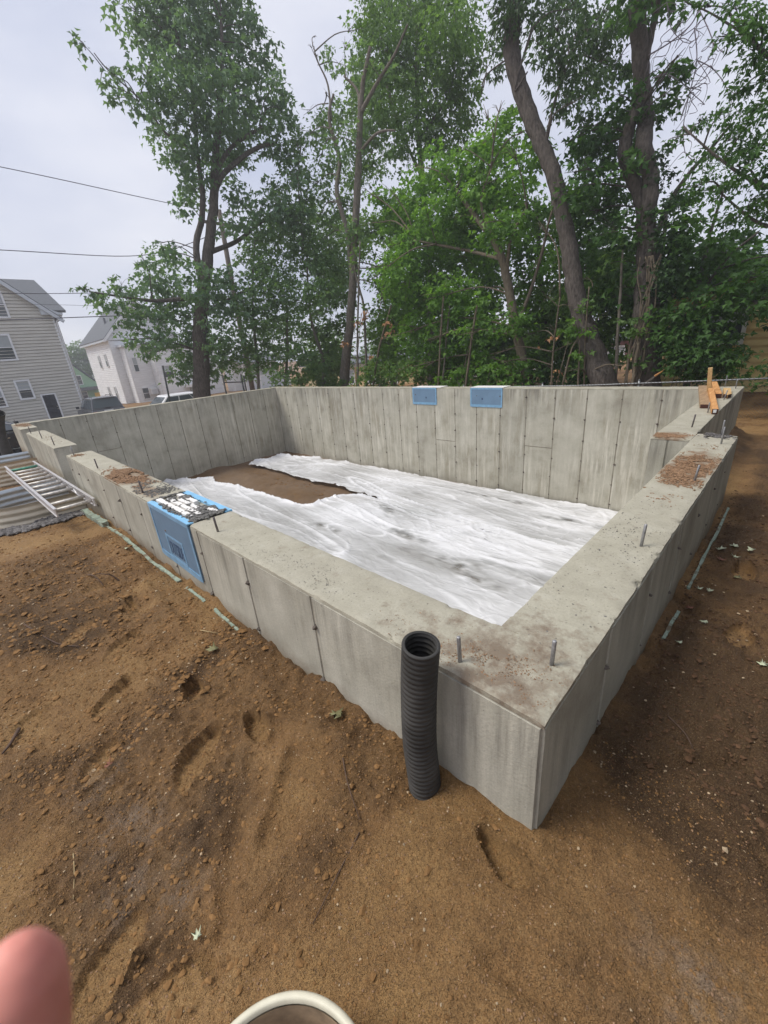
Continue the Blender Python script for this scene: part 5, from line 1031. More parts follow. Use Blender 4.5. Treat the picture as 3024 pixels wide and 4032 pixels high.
# tree skeletons and crown clumps: (x, y, z, radius) in metres
TREES = {
 'maple_left': {'crown':[(-17.94,8.04,12.1,0.938),(-18.51,7.54,12.3,0.625),(-17.71,9.43,12.35,1.146),(-17.36,10.72,12.63,0.762),(-16.52,11.02,11.87,0.674),(-18.65,8.34,11.8,0.826),(-16.76,6.92,9.9,0.52),(-17.22,8.54,10.91,1.117),(-17.75,10.12,11.59,1.033),(-16.69,10.36,10.99,0.758),(-16.69,11.51,11.45,0.455),(-14.94,10.42,9.77,0.418),(-17.69,7.63,9.8,0.451),(-17.79,5.89,9.62,0.21),(-18.45,6.34,9.66,0.284),(-18.38,6.72,9.82,0.287),(-16.9,6.49,8.95,0.331),(-17.25,7.02,9.64,0.308),(-17.35,7.19,9.14,0.379),(-18.97,7.63,9.41,0.414),(-18.46,7.81,8.87,0.482),(-17.0,7.21,7.96,0.353),(-18.44,8.04,8.19,0.459),(-17.65,5.46,10.42,0.214),(-18.84,5.83,11.11,0.136),(-17.43,5.97,9.9,0.191),(-17.09,5.95,9.58,0.131),(-19.37,6.32,10.41,0.129),(-16.74,8.02,9.62,0.945),(-16.26,8.93,9.55,1.126),(-17.34,10.94,10.33,1.083),(-16.46,11.69,10.06,0.541),(-16.75,8.44,8.72,0.905),(-17.69,10.3,9.3,1.005),(-16.1,10.71,8.88,0.702),(-15.93,11.55,9.5,0.356),(-16.72,8.04,7.84,0.742),(-18.01,9.66,8.4,0.663),(-18.14,8.03,7.56,0.424),(-18.68,8.55,7.34,0.557),(-17.52,10.24,8.58,0.478),(-17.29,7.43,6.53,0.341),(-16.49,9.28,6.74,0.531),(-15.74,9.51,6.15,0.702),(-15.3,10.07,6.26,0.633),(-14.75,10.47,5.89,0.528),(-16.6,8.77,5.96,0.497),(-15.89,11.29,8.29,0.542),(-14.5,10.54,7.12,0.475),(-16.36,10.97,7.33,0.483),(-18.74,3.58,3.87,0.164),(-18.63,3.74,3.81,0.181),(-19.86,4.25,3.74,0.267),(-18.93,4.35,3.46,0.45),(-18.34,4.85,4.01,0.34),(-18.67,5.23,3.47,0.639),(-18.95,6.21,4.26,0.605),(-17.41,5.51,4.65,0.33),(-19.4,6.99,5.27,0.49),(-16.93,6.49,5.06,0.334),(-18.85,6.79,5.55,0.182),(-19.07,6.91,4.05,0.951),(-16.67,7.05,4.02,0.797),(-18.83,7.11,2.99,1.069),(-18.24,5.58,2.78,0.719),(-19.02,4.95,2.7,0.471),(-16.45,7.44,3.06,0.857),(-16.23,8.09,3.84,0.713),(-17.75,5.52,1.92,0.645),(-19.2,7.34,1.74,0.939),(-16.92,7.59,1.94,0.789),(-18.93,6.64,1.01,0.6),(-18.89,7.88,0.91,0.628),(-19.76,5.75,1.64,0.355),(-18.06,5.91,0.6,0.285),(-16.75,8.79,3.11,0.61),(-18.05,7.2,0.28,0.281),(-19.48,5.21,1.96,0.266),(-17.93,4.31,2.07,0.205),(-17.39,9.74,13.47,1.271),(-18.23,8.46,13.28,0.94),(-17.04,10.82,13.71,0.979)],'trunks':[[(-18.2,6.66,-0.73,0.606),(-18.03,7.07,1.5,0.525),(-17.94,7.27,2.55,0.477),(-17.81,7.57,3.56,0.413),(-17.6,7.99,4.85,0.349),(-17.45,8.29,5.79,0.308),(-17.3,8.57,6.69,0.267),(-17.22,8.73,7.42,0.246),(-17.1,8.94,8.27,0.207),(-16.91,9.27,9.36,0.169),(-16.72,9.58,10.65,0.115),(-16.59,9.8,11.99,0.08)],[(-17.76,7.67,3.89,0.261),(-17.72,7.75,5.17,0.2),(-17.58,8.05,6.24,0.178),(-17.44,8.31,7.13,0.158),(-17.38,8.42,8.25,0.12),(-17.39,8.42,9.58,0.099),(-17.34,8.5,11.18,0.064)],[(-17.27,8.63,6.91,0.195),(-16.99,9.14,7.5,0.159),(-16.58,9.82,8.07,0.141),(-16.25,10.31,8.45,0.123),(-15.89,10.84,8.59,0.088)],[(-17.55,8.1,5.09,0.165),(-17.12,8.92,5.47,0.129),(-16.5,9.94,6.07,0.092),(-15.97,10.73,6.35,0.074)],[(-17.86,7.46,2.89,0.171),(-17.31,8.56,3.51,0.115),(-16.83,9.41,3.81,0.077)],[(-17.2,8.77,7.57,0.158),(-16.72,9.6,8.42,0.122),(-16.18,10.42,9.11,0.086)],[(-17.81,7.55,3.56,0.169),(-18.4,6.16,3.45,0.109),(-18.84,4.85,3.65,0.07),(-19.1,3.89,3.82,0.042)],[(-17.38,8.42,8.25,0.086),(-17.75,7.69,8.75,0.067),(-18.09,6.94,9.58,0.048),(-18.39,6.17,10.33,0.034),(-18.53,5.8,10.75,0.024)]]},
 'bush_left': {'crown':[(-17.1,10.17,5.58,0.771),(-16.97,11.07,5.98,0.63),(-15.21,10.66,5.24,0.661),(-16.19,9.42,4.54,0.777),(-16.24,10.75,4.46,0.82),(-14.89,11.22,4.59,0.677),(-15.58,9.21,3.3,0.883),(-15.28,10.3,3.11,0.914),(-14.06,10.56,3.12,0.659),(-16.1,8.89,2.35,0.91),(-17.16,10.87,2.01,1.024),(-16.34,11.86,2.11,0.77),(-17.24,8.5,1.65,0.753),(-16.46,9.05,1.11,0.755),(-15.32,9.88,0.81,0.75),(-15.12,8.73,0.27,0.455),(-14.59,10.53,0.64,0.513),(-18.0,8.1,1.05,0.407),(-17.92,8.85,0.6,0.379),(-14.42,11.2,3.85,0.525),(-15.65,11.84,8.69,0.507),(-15.81,11.58,7.88,0.515),(-15.45,11.62,6.81,0.558),(-15.2,11.77,5.02,0.693),(-15.06,12.42,4.36,0.677),(-14.06,11.64,3.14,0.573),(-15.1,12.1,2.18,0.659),(-14.7,10.43,5.87,0.491),(-15.59,10.31,6.51,0.464),(-15.49,11.96,1.06,0.596)],'trunks':[[(-16.72,8.61,-0.58,0.102),(-16.61,8.79,0.95,0.089),(-16.55,8.9,2.39,0.077),(-16.44,9.08,3.75,0.056),(-16.27,9.37,5.03,0.037)],[(-15.15,10.99,-0.67,0.126),(-15.16,10.98,0.72,0.102),(-15.15,10.99,2.21,0.079),(-15.17,10.97,3.62,0.058),(-15.2,10.93,4.95,0.037)],[(-16.09,9.66,-0.51,0.103),(-16.02,9.77,1.22,0.08),(-15.87,9.99,3.01,0.058)]]},
 'pole_tree': {'crown':[(-13.59,11.13,10.45,0.168),(-14.15,11.85,10.64,0.162),(-14.41,12.07,11.34,0.146),(-14.57,12.29,10.71,0.134),(-11.99,11.14,9.85,0.316),(-12.7,12.32,10.85,0.337),(-13.47,12.39,10.31,0.453),(-12.65,11.95,9.39,0.563),(-14.37,12.64,9.63,0.555),(-15.23,12.6,9.57,0.467),(-14.64,11.54,9.22,0.338),(-14.74,11.57,8.62,0.449),(-12.47,10.7,7.58,0.553),(-13.23,12.31,8.29,0.537),(-15.47,12.55,8.26,0.598),(-13.01,11.45,6.79,0.499),(-15.24,11.96,7.26,0.481),(-14.32,12.03,6.43,0.473),(-15.3,12.05,6.2,0.457),(-12.61,10.71,5.0,0.43),(-15.32,12.17,5.41,0.545),(-12.06,11.69,8.39,0.463),(-11.75,11.9,7.23,0.475),(-11.13,11.31,9.07,0.368)],'trunks':[[(-14.43,11.5,-1.13,0.232),(-14.12,11.5,0.26,0.223),(-13.48,11.5,2.05,0.181),(-13.02,11.5,3.65,0.162),(-12.75,11.5,4.82,0.147),(-12.43,11.5,6.03,0.132),(-12.16,11.5,7.14,0.119),(-11.93,11.5,8.18,0.099),(-11.69,11.5,8.9,0.074),(-11.25,11.5,9.6,0.05)],[(-13.07,11.5,3.5,0.109),(-13.05,11.5,5.18,0.087),(-13.28,11.5,6.39,0.085),(-13.36,11.5,7.5,0.075),(-13.36,11.5,8.54,0.057),(-13.31,11.5,9.27,0.04)],[(-11.9,11.5,8.23,0.076),(-11.17,11.5,8.71,0.058),(-10.34,11.5,9.02,0.041),(-9.6,11.5,9.31,0.026)],[(-12.09,11.5,7.25,0.055),(-11.11,11.5,7.43,0.045),(-10.51,11.5,7.35,0.029)],[(-11.95,11.5,8.31,0.061),(-12.21,11.5,8.98,0.045),(-12.7,11.5,9.51,0.031)],[(-13.36,11.5,8.54,0.04),(-13.54,11.5,9.6,0.032),(-13.78,11.5,10.29,0.024),(-13.91,11.5,10.7,0.019)]]},
 'tall_maple': {'crown':[(-12.48,12.92,11.35,0.585),(-13.2,14.93,12.22,0.988),(-10.73,13.65,10.82,0.89),(-9.02,12.7,9.65,0.747),(-9.62,14.32,9.91,0.476),(-11.91,12.87,10.18,0.74),(-11.55,14.13,10.41,0.958),(-9.98,13.55,9.49,0.767),(-9.74,14.23,9.14,0.456),(-14.94,15.28,11.15,0.724),(-13.12,14.89,10.23,0.925),(-10.74,13.77,8.92,0.912),(-10.37,14.88,8.83,0.587),(-9.68,14.4,7.95,0.411),(-13.04,13.63,8.93,0.798),(-10.98,13.0,7.96,0.913),(-10.56,14.27,7.86,0.787),(-9.18,14.18,9.25,0.265),(-9.97,15.28,9.04,0.259),(-12.98,15.31,13.46,1.164),(-10.45,14.3,11.88,1.026),(-13.91,13.58,7.77,0.554)],'trunks':[[(-11.3,14.0,-1.41,0.289),(-11.27,14.0,1.79,0.251),(-11.27,14.0,4.13,0.22),(-11.38,14.0,6.27,0.175),(-11.5,14.0,7.97,0.135),(-11.5,14.0,9.51,0.097),(-11.41,14.0,10.9,0.062)],[(-11.5,14.0,7.97,0.084),(-10.33,14.0,8.83,0.062),(-9.84,14.0,9.9,0.037)],[(-11.46,14.0,6.86,0.086),(-12.66,14.0,9.02,0.069),(-13.13,14.0,11.15,0.042)]]},
 'bright_maple': {'crown':[(-7.5,10.84,5.82,0.597),(-7.78,12.58,6.48,0.628),(-7.33,12.44,7.01,0.26),(-7.19,11.49,6.6,0.247),(-5.81,10.48,5.14,0.425),(-6.71,12.64,6.3,0.285),(-9.39,11.19,6.03,0.674),(-8.2,10.95,5.43,0.687),(-6.95,10.66,4.93,0.687),(-7.25,12.65,5.12,0.583),(-10.2,11.18,5.42,0.715),(-8.61,10.56,4.7,0.758),(-7.87,11.13,4.38,0.758),(-6.17,10.07,3.76,0.563),(-11.46,11.57,5.12,0.682),(-11.18,11.03,5.77,0.523),(-9.98,10.58,4.05,0.773),(-9.84,12.05,3.87,0.89),(-8.43,12.18,3.49,0.785),(-9.89,9.74,3.21,0.697),(-10.12,11.3,2.76,0.834),(-8.16,10.52,2.35,0.793),(-8.29,12.51,2.4,0.753),(-12.26,12.05,2.42,0.77),(-9.69,10.44,1.43,0.75),(-8.38,10.5,1.19,0.71),(-6.94,10.16,1.22,0.619),(-12.8,12.67,0.69,0.717),(-9.27,10.58,0.37,0.603),(-8.8,11.52,0.12,0.587),(-7.32,11.12,0.19,0.505),(-6.49,11.63,3.34,0.532),(-5.58,11.51,2.93,0.457),(-6.32,11.93,2.38,0.551),(-5.85,10.05,1.48,0.448),(-6.15,11.98,4.41,0.463)],'trunks':[[(-5.35,11.2,-0.99,0.167),(-5.49,11.2,-0.32,0.165),(-5.79,11.2,0.59,0.15),(-6.02,11.2,1.48,0.141),(-6.25,11.2,2.35,0.132),(-6.46,11.2,3.07,0.124),(-6.72,11.2,3.57,0.117),(-7.06,11.2,3.98,0.099),(-7.6,11.2,4.6,0.066),(-7.99,11.2,5.09,0.04)],[(-5.87,11.2,1.47,0.066),(-5.66,11.2,2.26,0.051),(-5.38,11.2,3.09,0.043),(-5.01,11.2,3.92,0.029),(-4.72,11.2,4.5,0.02)],[(-6.3,11.2,2.59,0.066),(-6.12,11.2,3.45,0.044),(-5.76,11.2,4.1,0.03)],[(-6.84,11.2,3.76,0.052),(-7.0,11.2,4.51,0.039),(-6.86,11.2,5.3,0.025)],[(-6.46,11.2,3.07,0.059),(-7.77,11.2,3.55,0.049),(-9.53,11.2,4.14,0.03)]]},
 'understory': {'crown':[(-4.89,10.68,1.92,0.456),(-5.66,11.6,1.07,0.517),(-4.42,10.29,1.07,0.445),(-5.77,10.49,0.39,0.5),(-5.16,11.56,0.16,0.516),(-3.83,10.03,0.13,0.321),(-4.3,11.57,0.73,0.381),(-5.4,11.29,3.67,0.435),(-4.31,10.77,1.64,0.399),(-6.06,10.47,0.65,0.397),(-6.93,11.46,-0.13,0.299),(-3.83,11.72,0.34,0.328),(-2.84,10.19,0.2,0.238),(-3.95,10.86,2.2,0.384),(-3.68,11.0,1.25,0.348)],'trunks':[[(-4.68,10.9,-0.67,0.039),(-4.7,10.9,0.55,0.033),(-4.62,10.9,1.89,0.024)],[(-3.8,10.9,-0.65,0.037),(-3.82,10.9,0.73,0.03),(-3.83,10.9,1.99,0.02)]]},
 'leaning_trunk': {'crown':[(-6.23,10.35,7.8,0.33),(-7.25,11.77,8.21,0.286),(-7.31,11.7,7.68,0.219),(-5.82,11.39,7.89,0.364),(-4.65,9.86,6.65,0.388),(-5.07,11.53,7.68,0.393),(-5.11,12.15,7.27,0.418),(-4.73,12.2,7.45,0.405),(-4.29,11.48,7.32,0.335),(-4.95,9.92,6.52,0.229),(-5.73,11.82,7.01,0.227),(-4.61,10.33,6.14,0.351),(-4.53,11.35,6.33,0.394),(-4.41,12.09,6.65,0.299),(-5.32,11.51,6.34,0.288),(-4.28,10.12,5.45,0.27),(-6.2,10.5,7.53,0.168),(-5.7,12.0,8.59,0.646),(-5.86,10.16,7.99,0.49)],'trunks':[[(-2.98,11.0,-1.12,0.386),(-3.3,11.0,-0.42,0.348),(-3.65,11.0,0.38,0.298),(-3.99,11.0,1.17,0.261),(-4.24,11.0,1.84,0.235),(-4.41,11.0,2.49,0.221),(-4.59,11.0,3.22,0.206),(-4.79,11.0,3.84,0.198),(-4.99,11.0,4.5,0.191),(-5.3,11.0,5.13,0.19),(-5.6,11.0,5.71,0.195),(-5.89,11.0,6.33,0.2),(-6.13,11.0,6.93,0.199),(-6.24,11.0,7.39,0.203),(-6.21,11.0,7.77,0.199),(-6.16,11.0,8.29,0.189)],[(-4.96,11.0,4.4,0.056),(-5.24,11.0,5.06,0.045),(-5.04,11.0,6.1,0.032),(-4.82,11.0,6.65,0.02)],[(-6.18,11.0,8.3,0.105),(-5.45,11.0,8.25,0.06),(-4.64,11.0,7.86,0.038)],[(-6.19,11.0,7.2,0.022),(-6.78,11.0,7.01,0.017),(-7.11,11.0,6.86,0.012)],[(-5.72,11.0,7.48,0.032),(-6.01,11.0,6.46,0.022),(-5.72,11.0,6.69,0.016)]]},
 'ivy_tree': {'crown':[(-3.64,10.91,5.53,0.349),(-4.17,12.1,6.64,0.231),(-3.17,11.54,5.93,0.251),(-2.68,10.62,5.53,0.175),(-2.76,10.86,5.23,0.201),(-3.25,11.19,5.24,0.253),(-4.08,12.07,5.51,0.501),(-4.19,10.73,5.16,0.406),(-4.32,12.01,5.07,0.516),(-4.95,11.87,5.42,0.343),(-4.23,10.5,4.33,0.414),(-4.09,11.9,4.26,0.52),(-4.51,10.52,3.98,0.386),(-3.4,10.6,4.27,0.255),(-4.29,11.73,3.72,0.531),(-3.43,10.87,3.05,0.443),(-4.83,12.4,3.19,0.507),(-3.75,11.45,2.5,0.527),(-3.21,11.08,1.91,0.463),(-4.02,12.21,1.72,0.501),(-3.43,10.37,6.99,0.513),(-3.44,12.04,7.54,0.477),(-2.54,10.43,5.56,0.102)],'trunks':[[(-2.34,11.5,-1.17,0.395),(-2.51,11.5,-0.37,0.364),(-2.61,11.5,0.41,0.334),(-2.72,11.5,1.15,0.316),(-2.8,11.5,1.86,0.298),(-2.85,11.5,2.44,0.271),(-2.97,11.5,3.02,0.235),(-3.06,11.5,3.4,0.18)],[(-3.05,11.5,3.31,0.159),(-3.22,11.5,3.79,0.158),(-3.46,11.5,4.28,0.168),(-3.6,11.5,4.66,0.167),(-3.6,11.5,5.0,0.134),(-3.53,11.5,5.29,0.122),(-3.51,11.5,5.56,0.12)],[(-2.97,11.5,3.02,0.171),(-2.93,11.5,3.54,0.177),(-3.04,11.5,4.08,0.185),(-3.21,11.5,4.63,0.183),(-3.34,11.5,5.23,0.181),(-3.47,11.5,5.81,0.178),(-3.54,11.5,6.43,0.174),(-3.62,11.5,6.96,0.171),(-3.7,11.5,7.4,0.16)],[(-3.41,11.5,6.16,0.087),(-3.37,11.5,6.5,0.076),(-3.29,11.5,6.81,0.065),(-3.21,11.5,7.11,0.055)],[(-2.85,11.5,2.44,0.087),(-2.62,11.5,3.38,0.062),(-2.37,11.5,3.89,0.049),(-2.03,11.5,4.26,0.038),(-1.71,11.5,4.53,0.027)]]},
 'ivy': {'crown':[(-2.77,11.36,3.98,0.22),(-2.53,10.9,3.36,0.273),(-2.47,11.18,2.88,0.324),(-2.53,11.43,2.38,0.317),(-2.45,11.27,1.8,0.276),(-2.78,11.16,4.35,0.175),(-2.42,11.18,1.22,0.194),(-2.33,10.96,2.14,0.244),(-2.31,10.99,0.62,0.108)],'trunks':[]},
 'dark_maple': {'crown':[(-2.14,11.05,2.96,0.37),(-2.0,11.65,2.48,0.432),(-2.18,11.68,1.97,0.49),(-1.87,13.06,1.98,0.48),(-1.85,11.03,1.16,0.513),(-1.39,11.31,1.11,0.467),(-0.98,11.38,1.42,0.449),(-0.72,11.05,1.71,0.331),(-1.97,11.4,0.38,0.504),(-1.4,11.26,0.26,0.482),(-1.07,11.95,0.25,0.365),(-0.54,10.69,1.27,0.216),(-2.63,13.19,1.0,0.45),(-1.48,11.63,2.34,0.318),(-0.42,13.23,1.38,0.642),(-0.45,12.53,2.08,0.496),(-1.21,12.49,2.03,0.315),(-2.4,11.92,3.64,0.268)],'trunks':[[(-1.68,12.0,-0.99,0.118),(-1.8,12.0,0.33,0.102),(-1.86,12.0,1.55,0.076),(-1.83,12.0,2.65,0.052),(-1.73,12.0,3.48,0.03)],[(-1.89,12.0,1.46,0.054),(-1.43,12.0,2.22,0.041),(-0.97,12.0,2.64,0.024)]]},
 'right_tree': {'crown':[(-1.33,8.55,4.85,0.235),(-1.2,8.96,5.03,0.24),(-1.5,8.66,4.82,0.135),(-1.28,9.3,4.78,0.24),(-1.26,10.45,4.99,0.203),(-1.55,9.23,5.35,0.209),(-2.15,9.12,5.62,0.116),(-2.03,9.44,5.65,0.118),(-1.1,9.07,4.25,0.182),(-1.46,9.96,4.49,0.156),(-1.06,9.94,4.24,0.182),(-1.42,8.83,3.96,0.172),(-1.08,8.98,3.82,0.212),(-1.9,9.84,4.24,0.147),(-2.22,10.38,4.34,0.157),(-1.39,9.79,3.84,0.284),(-0.95,9.36,3.55,0.265),(-1.8,10.45,3.8,0.261),(-1.01,8.51,3.11,0.251),(-0.71,8.62,2.93,0.194),(-1.45,10.06,3.24,0.285),(-0.91,9.32,2.79,0.275),(-1.57,8.59,3.04,0.18),(-0.71,9.6,2.59,0.217),(-1.23,10.48,2.67,0.263),(-2.17,9.54,4.04,0.115),(-0.73,9.2,4.56,0.467),(-0.51,8.69,3.59,0.457),(-0.35,8.64,2.84,0.402)],'trunks':[[(0.56,9.5,-0.54,0.177),(0.09,9.5,1.52,0.151),(-0.27,9.5,2.85,0.123),(-0.61,9.5,4.09,0.091),(-0.88,9.5,5.02,0.061)],[(-0.25,9.5,2.72,0.051),(-0.85,9.5,3.01,0.038),(-1.42,9.5,3.48,0.024),(-1.96,9.5,4.03,0.013)],[(-0.57,9.5,3.97,0.049),(-1.06,9.5,4.63,0.036),(-1.48,9.5,5.13,0.022)],[(-0.11,9.5,2.2,0.044),(-0.75,9.5,2.47,0.031),(-1.33,9.5,3.0,0.016)]]},
 'back_left': {'crown':[(-11.95,15.51,4.05,0.725),(-11.6,15.34,5.14,0.775),(-14.17,15.55,2.6,0.77),(-12.85,14.83,3.13,0.971),(-20.3,15.2,0.44,0.966),(-11.4,14.87,2.9,0.919),(-17.83,15.57,5.08,0.805),(-12.67,16.17,2.92,0.765),(-17.56,15.66,6.64,0.826),(-14.51,16.07,3.79,1.0),(-19.24,15.04,1.38,1.302),(-11.94,14.73,1.55,0.965),(-19.05,15.56,4.27,0.844),(-12.11,15.48,2.82,0.697),(-15.47,15.61,1.57,0.994),(-19.12,15.3,0.56,0.88),(-11.87,15.7,-0.01,0.989),(-11.09,15.86,2.74,0.723),(-15.67,16.16,1.85,1.106),(-15.85,15.19,0.36,0.789),(-14.3,15.42,6.15,0.798),(-10.85,16.02,5.03,0.949),(-10.86,15.06,1.78,0.652),(-14.44,14.89,2.1,0.748),(-15.98,15.2,6.19,1.031),(-10.66,14.84,0.35,0.912),(-14.06,15.94,6.03,0.855),(-12.76,16.01,1.49,0.714),(-19.13,15.2,6.89,1.165),(-17.97,14.91,4.59,0.966),(-10.79,14.83,4.81,0.67),(-11.78,15.09,5.31,0.664),(-19.88,14.83,0.45,0.975),(-14.42,15.39,4.13,1.077)],'trunks':[[(-15.14,15.5,-1.97,0.249),(-14.68,15.5,2.07,0.205),(-14.18,15.5,4.75,0.149),(-13.86,15.5,6.8,0.081)]]},
 'back_mid': {'crown':[(-5.59,14.28,1.91,0.618),(-8.04,14.52,0.82,0.597),(-6.32,14.66,3.56,0.565),(-7.28,14.8,4.29,0.674),(-9.24,14.36,5.54,0.568),(-9.4,14.87,0.64,0.782),(-5.85,14.7,1.0,0.561),(-4.99,15.4,2.93,0.608),(-7.07,15.09,1.57,0.779),(-9.14,15.63,0.92,0.764),(-8.54,15.25,0.66,0.887),(-5.46,15.42,3.32,0.741),(-5.41,15.12,-0.12,0.751),(-4.56,14.91,2.39,0.666),(-5.76,15.51,2.35,0.657),(-7.6,15.25,0.58,0.696),(-6.0,15.73,2.19,0.733),(-8.4,15.36,5.16,0.737),(-9.34,15.32,3.82,0.826),(-9.54,14.63,0.45,0.809),(-6.85,15.5,1.65,0.565),(-9.84,14.81,1.7,0.801),(-5.91,14.41,0.78,0.588),(-8.58,14.31,0.06,0.602),(-6.66,14.47,1.92,0.791),(-9.28,14.62,1.76,0.61),(-7.38,15.28,2.03,0.812),(-9.57,14.66,1.5,0.645),(-7.07,14.3,-0.06,0.809),(-9.87,15.42,5.92,0.571),(-5.84,15.09,4.71,0.681),(-5.03,14.24,0.75,0.742),(-5.89,14.28,0.77,0.662),(-6.07,14.41,4.53,0.608),(-4.61,14.77,2.81,0.646),(-9.26,15.58,3.11,0.766)],'trunks':[[(-6.58,15.0,-1.61,0.179),(-6.86,15.0,1.36,0.152),(-7.16,15.0,3.46,0.113),(-7.34,15.0,5.12,0.063)]]},
 'back_right': {'crown':[(-1.6,14.78,2.54,0.495),(-3.94,14.73,2.2,0.69),(-2.88,14.22,1.78,0.551),(-3.97,15.14,1.83,0.522),(-1.97,15.52,0.66,0.52),(-2.07,15.36,2.62,0.566),(-3.86,14.35,2.4,0.632),(-4.01,15.05,2.91,0.508),(-3.99,14.47,1.9,0.661),(-2.6,15.34,2.41,0.504),(-3.59,14.91,0.98,0.589),(-2.09,15.7,2.83,0.462),(-5.21,15.47,3.35,0.598),(-2.37,14.39,1.84,0.57),(-0.95,14.71,1.14,0.545),(-1.46,15.66,1.96,0.527),(-0.78,14.94,0.87,0.484),(-1.2,14.89,2.2,0.554),(-4.83,14.91,2.28,0.73),(-2.8,15.43,1.13,0.629),(-5.31,15.7,4.1,0.571),(-0.72,15.05,1.52,0.522),(-1.36,15.75,2.49,0.443),(-2.69,15.15,1.0,0.489),(-2.63,14.37,2.78,0.485),(-4.53,15.5,1.17,0.569),(-1.62,14.87,2.94,0.482),(-4.63,14.28,2.25,0.588),(-3.22,15.76,3.28,0.603),(-4.44,14.25,1.1,0.594)],'trunks':[[(-2.9,15.0,-1.49,0.151),(-3.19,15.0,1.02,0.128),(-3.39,15.0,2.78,0.096),(-3.44,15.0,3.93,0.053)]]},
}
SAPLINGS = [[(-12.18,10.8,-0.97,0.056),(-11.96,10.8,0.94,0.05),(-11.86,10.8,2.53,0.044),(-12.09,10.8,3.47,0.034),(-12.12,10.8,4.06,0.027)],[(-11.73,10.6,-0.76,0.047),(-11.15,10.6,0.75,0.038),(-10.28,10.6,2.35,0.028)],[(-8.36,10.5,-0.68,0.04),(-8.21,10.5,0.76,0.034),(-8.01,10.5,2.33,0.028)],[(-8.4,10.7,-0.71,0.036),(-8.14,10.7,0.75,0.03),(-7.92,10.7,2.19,0.024)],[(-7.35,10.5,-0.66,0.041),(-7.08,10.5,0.71,0.036),(-6.84,10.5,1.94,0.029)],[(-7.96,11.0,-0.59,0.031),(-7.49,11.0,0.7,0.024),(-7.24,11.0,1.48,0.02)],[(-3.08,11.2,-0.8,0.049),(-3.2,11.2,0.46,0.041),(-3.27,11.2,1.72,0.034),(-3.34,11.2,2.7,0.022)],[(-2.89,11.3,-0.81,0.042),(-2.94,11.3,0.33,0.035),(-2.86,11.3,1.06,0.027)],[(-2.67,11.0,-0.87,0.047),(-2.69,11.0,0.12,0.04),(-2.68,11.0,0.65,0.033)],[(-12.42,10.6,-0.86,0.045),(-12.26,10.6,0.64,0.04),(-11.87,10.6,2.84,0.034),(-11.52,10.6,4.49,0.024)],[(-3.87,10.8,-0.76,0.031),(-3.97,10.8,0.52,0.024),(-3.95,10.8,1.6,0.017)],[(-4.36,10.6,-0.62,0.025),(-4.14,10.6,0.43,0.022),(-3.9,10.6,0.96,0.014)]]
VINES = [[(-3.31,11.3,6.13,0.014),(-2.92,11.3,6.18,0.012),(-2.6,11.3,6.31,0.011),(-2.5,11.3,6.58,0.01)],[(-2.55,11.3,6.22,0.01),(-2.43,11.3,5.71,0.009),(-2.47,11.3,5.24,0.008),(-2.56,11.3,4.84,0.008)],[(-2.43,11.3,5.71,0.009),(-2.13,11.3,5.46,0.008),(-1.86,11.3,5.08,0.007),(-1.72,11.3,4.69,0.006)],[(-2.48,11.3,5.31,0.008),(-2.93,11.3,5.7,0.008),(-3.17,11.3,5.72,0.007)],[(-2.52,11.3,6.47,0.009),(-2.21,11.3,5.88,0.008),(-2.24,11.3,5.63,0.007)],[(-2.47,11.3,5.28,0.007),(-2.49,11.3,4.67,0.008),(-2.39,11.3,4.26,0.007)],[(-3.09,11.3,6.82,0.008),(-2.95,11.3,6.39,0.007),(-2.71,11.3,6.09,0.006)]]
DEAD1 = [(-12.12, 10.6, 2.1, .16), (-11.64, 10.6, 2.22, .18), (-12.77, 10.6, 1.39, .15), (-10.53, 10.6, 1.89, .14), (-10.48, 10.6, 1.56, .12), (-11.43, 10.6, 0.83, .12)]
DEAD2 = [(-4.75, 10.6, .98, .09), (-4.41, 10.6, .92, .08), (-4.96, 10.6, .68, .08), (-4.46, 10.6, .07, .1)]
